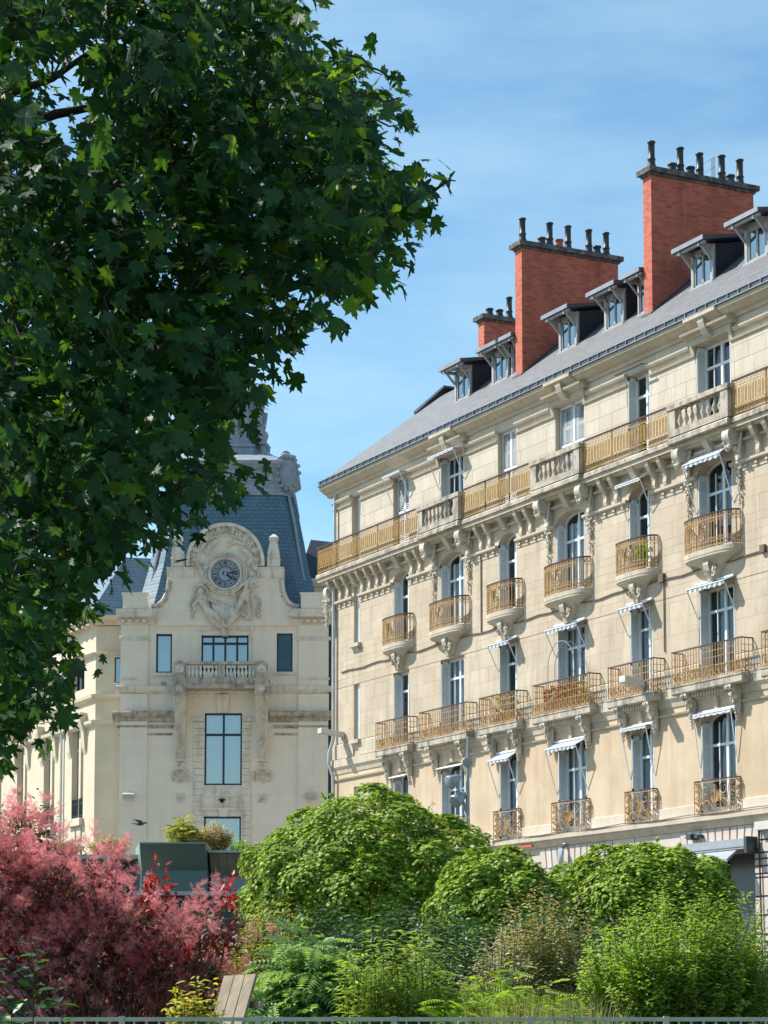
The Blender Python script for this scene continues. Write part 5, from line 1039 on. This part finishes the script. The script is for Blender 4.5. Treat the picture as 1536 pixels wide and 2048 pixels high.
for nm, mt, k in (('dark_leaves', 'leaf_smoke', r < .72), ('turning_leaves', 'leaf_smoke_green', (r >= .72) & (r < .93)), ('scarlet_leaves', 'leaf_scarlet', r >= .93)): foliage(nm, mt, SB, LP[k], LN[k], LT[k], sz[k], OVATE)
for u, v in ((300, 1790), (318, 1775), (335, 1800), (470, 1815), (375, 1915), (300, 1815), (345, 1790), (465, 1790)):
    c = w3(u, v, -.45); n = 26; P = c + rng.normal(size=(n, 3)) * [.05, .04, .12]; foliage('scarlet_shoot', 'leaf_scarlet', SB, P, rng.normal(size=(n, 3)) + [0, -.6, .5], rng.normal(size=(n, 3)) * .7 + [0, 0, .8], .085 * rng.uniform(.7, 1.2, n), OVATE)
for k in range(3):
    q = np.arange(len(PP)) % 3 == k; foliage('plumes', 'plume_pink', SB, PP[q], np.cross(PD[q], rng.normal(size=(q.sum(), 3))), PD[q], .36 * rng.uniform(.7, 1.4, q.sum()), hair(620))
for u, v in ((300, 1935), (340, 1930), (265, 1960), (280, 1945), (285, 1990), (380, 1965)): 
    c = w3(u, v, -.62)[None]; foliage('crimson_plume', 'plume_crimson', SB, c, np.array([[0, -1, .2]]), np.array([[random.uniform(-.5, .5), -.3, 1.]]), .32, hair(620))

# ------------------------------------------------------------------ fence in front of the bed
fe = thing('garden_fence', 'low grey-brown metal railing along the front of the flower bed', 'fence', (0, 21, .45))
MB().box(-5, 5, -.02, .02, 1.006, 1.042).box(-5, 5, -.015, .015, .08, .11).obj('rail', 'fence_paint', fe)
PO = MB().box(-.026, .026, -.03, .03, 0, 1.05).mesh('post'); BA = MB().box(-.009, .009, -.009, .009, .1, 1.01).mesh('bar')
for i in range(9): inst('post', PO, fe, (-4.75 + i * 1.21, 0, 0), 'fence_paint')
for i in range(90):
    if i % 11: inst('bar', BA, fe, (-4.75 + i * .11, 0, 0), 'fence_paint')
# slatted bench behind the fence
be = thing('slatted_bench', 'weathered wooden bench with a sloping slatted back next to the smoke bush', 'bench', (-1.60, 23.6, .42), R(-52))
SLT = MB().loft([[(-.045, -.25, .42), (.045, -.25, .42), (.045, -.22, .42), (-.045, -.22, .42)], [(-.05, .1, 1.48), (.05, .1, 1.48), (.05, .13, 1.48), (-.05, .13, 1.48)]]).mesh('slat')
for i in range(3): inst('slat', SLT, be, (-.06 + i * .19, 0, random.uniform(-.01, .01)), 'weathered_wood', sc=(1.75, 1, 1))
MB().box(-.4, .4, -.75, -.25, .40, .45).obj('seat', 'weathered_wood', be); MB().box(-.32, .2, .1, .14, .55, .62).box(-.22, .5, .09, .13, 1.15, 1.22).obj('back_rail', 'weathered_wood', be)
for x in (-.36, .32):
    for y in (-.7, -.3): MB().box(x, x + .06, y, y + .06, 0, .4).obj('leg', 'weathered_wood', be)

# ------------------------------------------------------------------ pavilion with planted roof behind the smoke bush
PV = thing('pavilion', 'low garden pavilion with a folded dark green metal hood and planted roof', 'pavilion', (-4.27, 48, 0))
HP = [(0, 4.88), (.42, 4.36), (.30, 3.93), (1.6, 3.93), (1.6, 4.9), (.05, 4.92)]
hd = MB().xprism(HP, -.72, .62).obj('hood', 'green_metal', PV); MB().loft([[(-.725, y, z) for y, z in HP], [(-.98 if i in (3, 4) else -.73, y, z) for i, (y, z) in enumerate(HP)]]).obj('hood_end', 'green_metal_lit', hd)  # end face coloured paler to stand for the sun on it
MB().box(-.73, .64, -.01, .04, 4.885, 4.915).obj('hood_edge', 'green_metal_lit', hd)
HP2 = [(.5, 4.72), (.95, 4.26), (.85, 3.93), (1.6, 3.93), (1.6, 4.72)]
sd = MB().xprism(HP2, .66, 2.3).obj('side_hood', 'shop_grey', PV)
for i in range(9): MB().loft([[(.67 + i * .18, .49, 4.70), (.835 + i * .18, .49, 4.70), (.835 + i * .18, .935, 4.25), (.67 + i * .18, .935, 4.25)], [(.67 + i * .18, .515, 4.725), (.835 + i * .18, .515, 4.725), (.835 + i * .18, .96, 4.275), (.67 + i * .18, .96, 4.275)]]).obj('plank', 'weathered_wood', sd)
MB().box(.64, 2.35, .42, 1.6, 4.73, 4.78).box(-5.5, -.74, .6, 1.6, 4.62, 4.70).box(-5.5, 2.4, .1, 2, 3.84, 3.92).box(-5.5, 2.4, 1.6, 9, 4.6, 4.74).obj('roof_slab', 'concrete', PV)
MB().box(-5.4, 2.3, .5, 8.9, 0, 3.84).box(-5.4, 2.2, 1.62, 8.8, 3.92, 4.6).obj('wall', 'shop_dark', PV)
def roofplant(name, label, u, Y, rx, h, mat, T, sz, n, l, **k): return shrub(name, label, ((u - 768) / 4700 * Y, Y, 0), rx, .4, 4.75 + h, mat, n, l, T, sz, z0=4.72, **k)
roofplant('roof_conifer', 'yellow-green feathery plant standing on the pavilion roof', 363, 50, .30, .80, 'leaf_sedge', PINN, .22, 34, 10, up=.9)
roofplant('roof_shrub', 'cream-flowered bushy plant on the pavilion roof below the tall window', 425, 50.3, .46, .78, 'leaf_cream', OVATE, .075, 80, 34, tipmat='leaf_silver')
roofplant('roof_greenery', 'small green plant at the end of the pavilion roof', 482, 50, .24, .36, 'leaf_lime', LANCE, .12, 30, 16)
for u, hh, lb in ((120, .38, 'wispy yellow sedge along the pavilion roof above the smoke bush'), (215, .42, 'wispy yellow sedge on the pavilion roof next to the green hood')): roofplant('roof_sedge', lb, u, 50, .50, hh, 'leaf_sedge', LANCE, .13, 70, 14)
t = thing('distant_tree', 'small dark green treetop above the smoke bush', 'tree', (-9.35, 61, 0)); m = MB(); branch(m, (0, 0, 0), (0, 0, 5.6), .12, .05); m.obj('trunk', 'bark', t)
P = rng.normal(size=(500, 3)) * [.35, .35, .3] + [0, 0, 6.2]; scatter(P, 'crown', 'leaf_dark', t, OVATE, .17, .3)
# wooden planter under the maples
wp = thing('wooden_planter', 'small brown wooden planter box with corner posts below the maples', 'planter', (1.62, 34, .42))
MB().box(-.14, .14, -.14, .14, 1.5, 1.95).obj('box', 'weathered_wood', wp)
for x in (-.15, .15): MB().box(x - .02, x + .02, -.16, -.12, 0, 2.12).obj('post', 'weathered_wood', wp)

# ------------------------------------------------------------------ street lamp with spot heads
sl_ = thing('street_lamp', 'slim grey street mast with several round spotlight heads', 'street lamp', (1.78, 50, 0)); MB().tube([(0, 0, 0), (0, 0, 5.2), (.02, 0, 7.32)], [.07, .055, .03], 8).obj('mast', 'lamp_grey', sl_)
def head(loc, aim, r, arm):
    m = MB().lathe([(.03, -.30 * r / .12), (.6 * r, -.22 * r / .12), (r, -.05), (r, .0), (.92 * r, .005)], n=14); o = m.obj('lamp_head', 'lamp_grey', sl_, loc, True); o.rotation_euler = Vector(aim).to_track_quat('Z', 'Y').to_euler()
    MB().lathe([(.9 * r, .004), (.5 * r, .012), (.01, .014)], n=14).obj('lens', 'lamp_glass', o)
    if arm: MB().tube(arm, .028, 6).obj('arm', 'lamp_grey', sl_)
head((0.0, -.10, 6.76), (.05, -1, -.15), .11, None); head((-.40, -.15, 6.32), (-.9, -.6, -.5), .14, [(-.26, -.1, 6.36), (-.1, -.03, 5.95), (0, 0, 5.6)]); head((-.28, -.12, 5.90), (-.8, -.6, -.7), .15, [(-.12, -.05, 5.98), (0, 0, 5.75)])
# flying pigeon
pg = thing('pigeon', 'dark pigeon in flight in front of the clock building wall', 'bird', (-6.23, 60, 6.22), R(8))
MB().loft([[(x, .035 * 0 + r * cos(t), dz + r * .9 * sin(t)) for t in [2 * pi * i / 10 for i in range(10)]] for x, r, dz in ((-.17, .012, .0), (-.12, .022, -.005), (-.06, .042, -.01), (0, .05, -.01), (.06, .042, .0), (.10, .026, .018), (.125, .028, .028), (.15, .02, .026), (.175, .005, .018))]).obj('body', 'pigeon', pg, smooth=True)
for s in (-1, 1): MB().loft([[(.06, s * .03, .01), (-.05, s * .03, .01), (-.05, s * .03, .02), (.06, s * .03, .022)], [(.03, s * .12, .06), (-.09, s * .13, .055), (-.09, s * .13, .06), (.03, s * .12, .068)], [(-.10, s * .22, .085), (-.22, s * .22, .09), (-.22, s * .22, .094), (-.10, s * .22, .09)]]).obj('wing', 'pigeon', pg)
MB().loft([[(-.14, -.02, .0), (-.14, .02, .0), (-.14, .02, .008), (-.14, -.02, .008)], [(-.26, -.05, .0), (-.26, .05, .0), (-.26, .05, .005), (-.26, -.05, .005)]]).obj('tail', 'pigeon', pg); MB().ball((-.03, 0, -.035), (.05, .03, .025), 8, 5).obj('belly', 'pigeon_white', pg)

# ------------------------------------------------------------------ large maple hanging into the view
MT = thing('maple_tree', 'large dark green maple with hanging lobed leaves, sun glowing through some', 'tree', (-3.9, 12.2, 0))
OUT = [(-520, -520), (600, -520), (650, -60), (625, 20), (590, 70), (600, 115), (640, 130), (720, 165), (755, 205), (735, 265), (765, 325), (790, 375), (835, 395), (830, 430), (800, 465), (795, 505), (770, 540), (715, 570), (655, 600), (610, 635), (580, 680), (535, 715), (490, 755), (492, 830), (430, 858), (340, 845), (310, 875), (400, 915), (485, 930), (495, 968), (450, 990), (392, 1002), (345, 1005), (318, 1025), (345, 1070), (350, 1100), (305, 1125), (265, 1110), (228, 1125), (190, 1180), (158, 1215), (150, 1270), (152, 1330), (108, 1375), (100, 1425), (75, 1475), (30, 1490), (-20, 1535), (-520, 1640)]
HOLE = [(55, 50), (200, 70), (225, 180), (185, 290), (145, 350), (85, 310), (55, 180)]
def inside(P, poly):
    x, y = P[:, 0], P[:, 1]; r = np.zeros(len(P), bool); q = np.array(poly, float)
    for (x0, y0), (x1, y1) in zip(q, np.roll(q, -1, 0)): r ^= ((y0 > y) != (y1 > y)) & (x < (x1 - x0) * (y - y0) / (y1 - y0 + 1e-9) + x0)
    return r
def pix(u, v, Y): tp = .1; c, s = 1 / math.sqrt(1 + tp * tp), tp / math.sqrt(1 + tp * tp); b = (1540 - v) / 4700; kk = Y / (c - b * s); return np.column_stack([(u - 768) / 4700 * kk, Y + 0 * kk, 1.6 + (s + b * c) * kk])
cand = np.column_stack([rng.uniform(-520, 900, 4900), rng.uniform(-520, 1650, 4900)]); cand = cand[inside(cand, OUT) & ~inside(cand, HOLE)]
out = (cand[:, 0] < -30) | (cand[:, 1] < -30); cand = cand[~out | (rng.random(len(cand)) < .2)]
Yc = rng.uniform(10.1, 12.9, len(cand)); SP = pix(cand[:, 0], cand[:, 1], Yc); LPs, LNs, LTs = [], [], []
for i, c in enumerate(SP):
    n = int(rng.integers(6, 12)); d = rng.normal(size=(n, 3)) * [.085, .13, .075]; outw = np.array([.35, -.85, .25]) + rng.normal(size=3) * .5
    LPs.append(c + d); LNs.append(outw * .8 + [0, 0, .55] + rng.normal(size=(n, 3)) * .42); LTs.append(np.array([.15, -.1, -1]) + rng.normal(size=(n, 3)) * .55)
LPs, LNs, LTs = map(np.vstack, (LPs, LNs, LTs)); LSZ = rng.uniform(.06, .142, len(LPs))
tw = [(910, 358), (885, 360), (895, 380), (925, 365)]
E_ = [(640, 110), (660, 118), (700, 112), (720, 130), (765, 150), (795, 160), (800, 195), (785, 225), (800, 250), (870, 380), (895, 370), (912, 362), (885, 360), (850, 378), (690, 150), (760, 200), (330, 1062), (362, 1050), (395, 1052)]
ex = pix(np.array([p[0] for p in E_], float), np.array([p[1] for p in E_], float), rng.uniform(10.8, 11.6, len(E_)))
LPs = np.vstack([LPs, ex]); LNs = np.vstack([LNs, rng.normal(size=(len(ex), 3)) * .5 + [0, -.5, .6]]); LTs = np.vstack([LTs, rng.normal(size=(len(ex), 3)) * .5 + [.4, 0, -.6]]); LSZ = np.append(LSZ, rng.uniform(.09, .13, len(ex)))
off = np.array([-3.9, 12.2, 0]); LPs = LPs - unit(LTs) * LSZ[:, None] * .5
# the nearest leaves in view become single leaves
y, z = LPs[:, 1], LPs[:, 2] - 1.6; d_ = y * .99504 + z * .0995; uu = 768 + 4700 * LPs[:, 0] / d_; vv = 1540 - 4700 * (-y * .0995 + z * .99504) / d_
vis = np.where((uu > 5) & (vv > 5) & (uu < 1000) & (vv < 1600))[0]; vis = vis[np.argsort(y[vis])]; pick = []
for i in vis:
    if len(pick) >= 298: break
    if all((uu[i] - uu[j]) ** 2 + (vv[i] - vv[j]) ** 2 > 34 ** 2 for j in pick): pick.append(i)
one = bpy.data.meshes.new('leaf'); one.from_pydata(MAPLE[0].tolist(), [], MAPLE[1].tolist()); one.materials.append(MATS['leaf_maple']); two = one.copy(); two.materials.clear(); two.materials.append(MATS['leaf_maple_yellowish'])
Zs = unit(LNs); Ys = unit(LTs - Zs * np.sum(LTs * Zs, 1, keepdims=True)); Xs = np.cross(Ys, Zs)
for j, i in enumerate(pick):
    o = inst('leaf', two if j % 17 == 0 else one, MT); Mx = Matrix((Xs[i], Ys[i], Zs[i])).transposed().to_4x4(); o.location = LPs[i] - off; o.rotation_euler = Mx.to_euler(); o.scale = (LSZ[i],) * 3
keep = np.ones(len(LPs), bool); keep[pick] = False; yg = keep & (rng.random(len(LPs)) < np.where(uu > 560, .28, .05)); keep &= ~yg  # yellow-green leaves picked at random, more often towards the right edge
SEL = np.arange(len(LPs)) % 3
for q, T in enumerate((MAPLE, MAPLE_B, MAPLE_C)): k2 = keep & (SEL == q); foliage('foliage', 'leaf_maple', MT, LPs[k2] - off, LNs[k2], LTs[k2], LSZ[k2], T)
foliage('yellowish_foliage', 'leaf_maple_yellowish', MT, LPs[yg] - off, LNs[yg], LTs[yg], LSZ[yg], MAPLE)
tk = MB(); trunk = branch(tk, (0, 0, 0), (.1, 0, 7.6), .30, .16, 8, .012); tk.obj('trunk', 'bark', MT, smooth=True); LIMB = []
for (u, v, Y, h) in ((560, 420, 11.5, 4.2), (700, 250, 12, 5.2), (420, 700, 11.2, 3.4), (640, 560, 11.8, 4.0), (300, 980, 11.3, 2.8), (120, 1300, 11.5, 2.2), (350, 150, 12.3, 5.6), (500, -100, 12, 6.2), (150, 600, 11, 4.4), (300, 270, 11.2, 4.9), (200, 90, 11.4, 5.6)):
    e = pix(np.array([u], float), np.array([v], float), np.array([Y]))[0] - off; m = MB(); q = branch(m, (0, 0, h), e, .075, .012, 8, .02); m.obj('limb', 'bark', MT, smooth=True); LIMB += [np.array(p) for p in q]
# twigs grow from the limbs outwards, each spray joined to the nearest wood
SPX = np.vstack([SP, ex]) - off; NODE = np.array(LIMB); order = np.argsort([np.min(np.sum((NODE - c) ** 2, 1)) for c in SPX]); m = MB(); nodes = np.empty((len(NODE) + len(SPX), 3)); nodes[:len(NODE)] = NODE; cnt = len(NODE)
for i in order:
    c = SPX[i]; p = nodes[np.argmin(np.sum((nodes[:cnt] - c) ** 2, 1) + np.where(nodes[:cnt, 0] > c[0] + .05, .12, 0))]; L = np.linalg.norm(c - p)
    m.tube([p, p * .6 + c * .4 + rng.normal(size=3) * .08 * L + [0, 0, .06 * L], p * .25 + c * .75 + rng.normal(size=3) * .06 * L + [0, 0, .05 * L], c], [.008, .0065, .005, .003], 3, False); nodes[cnt] = c; cnt += 1
m.obj('twigs', 'bark', MT)['kind'] = 'stuff'
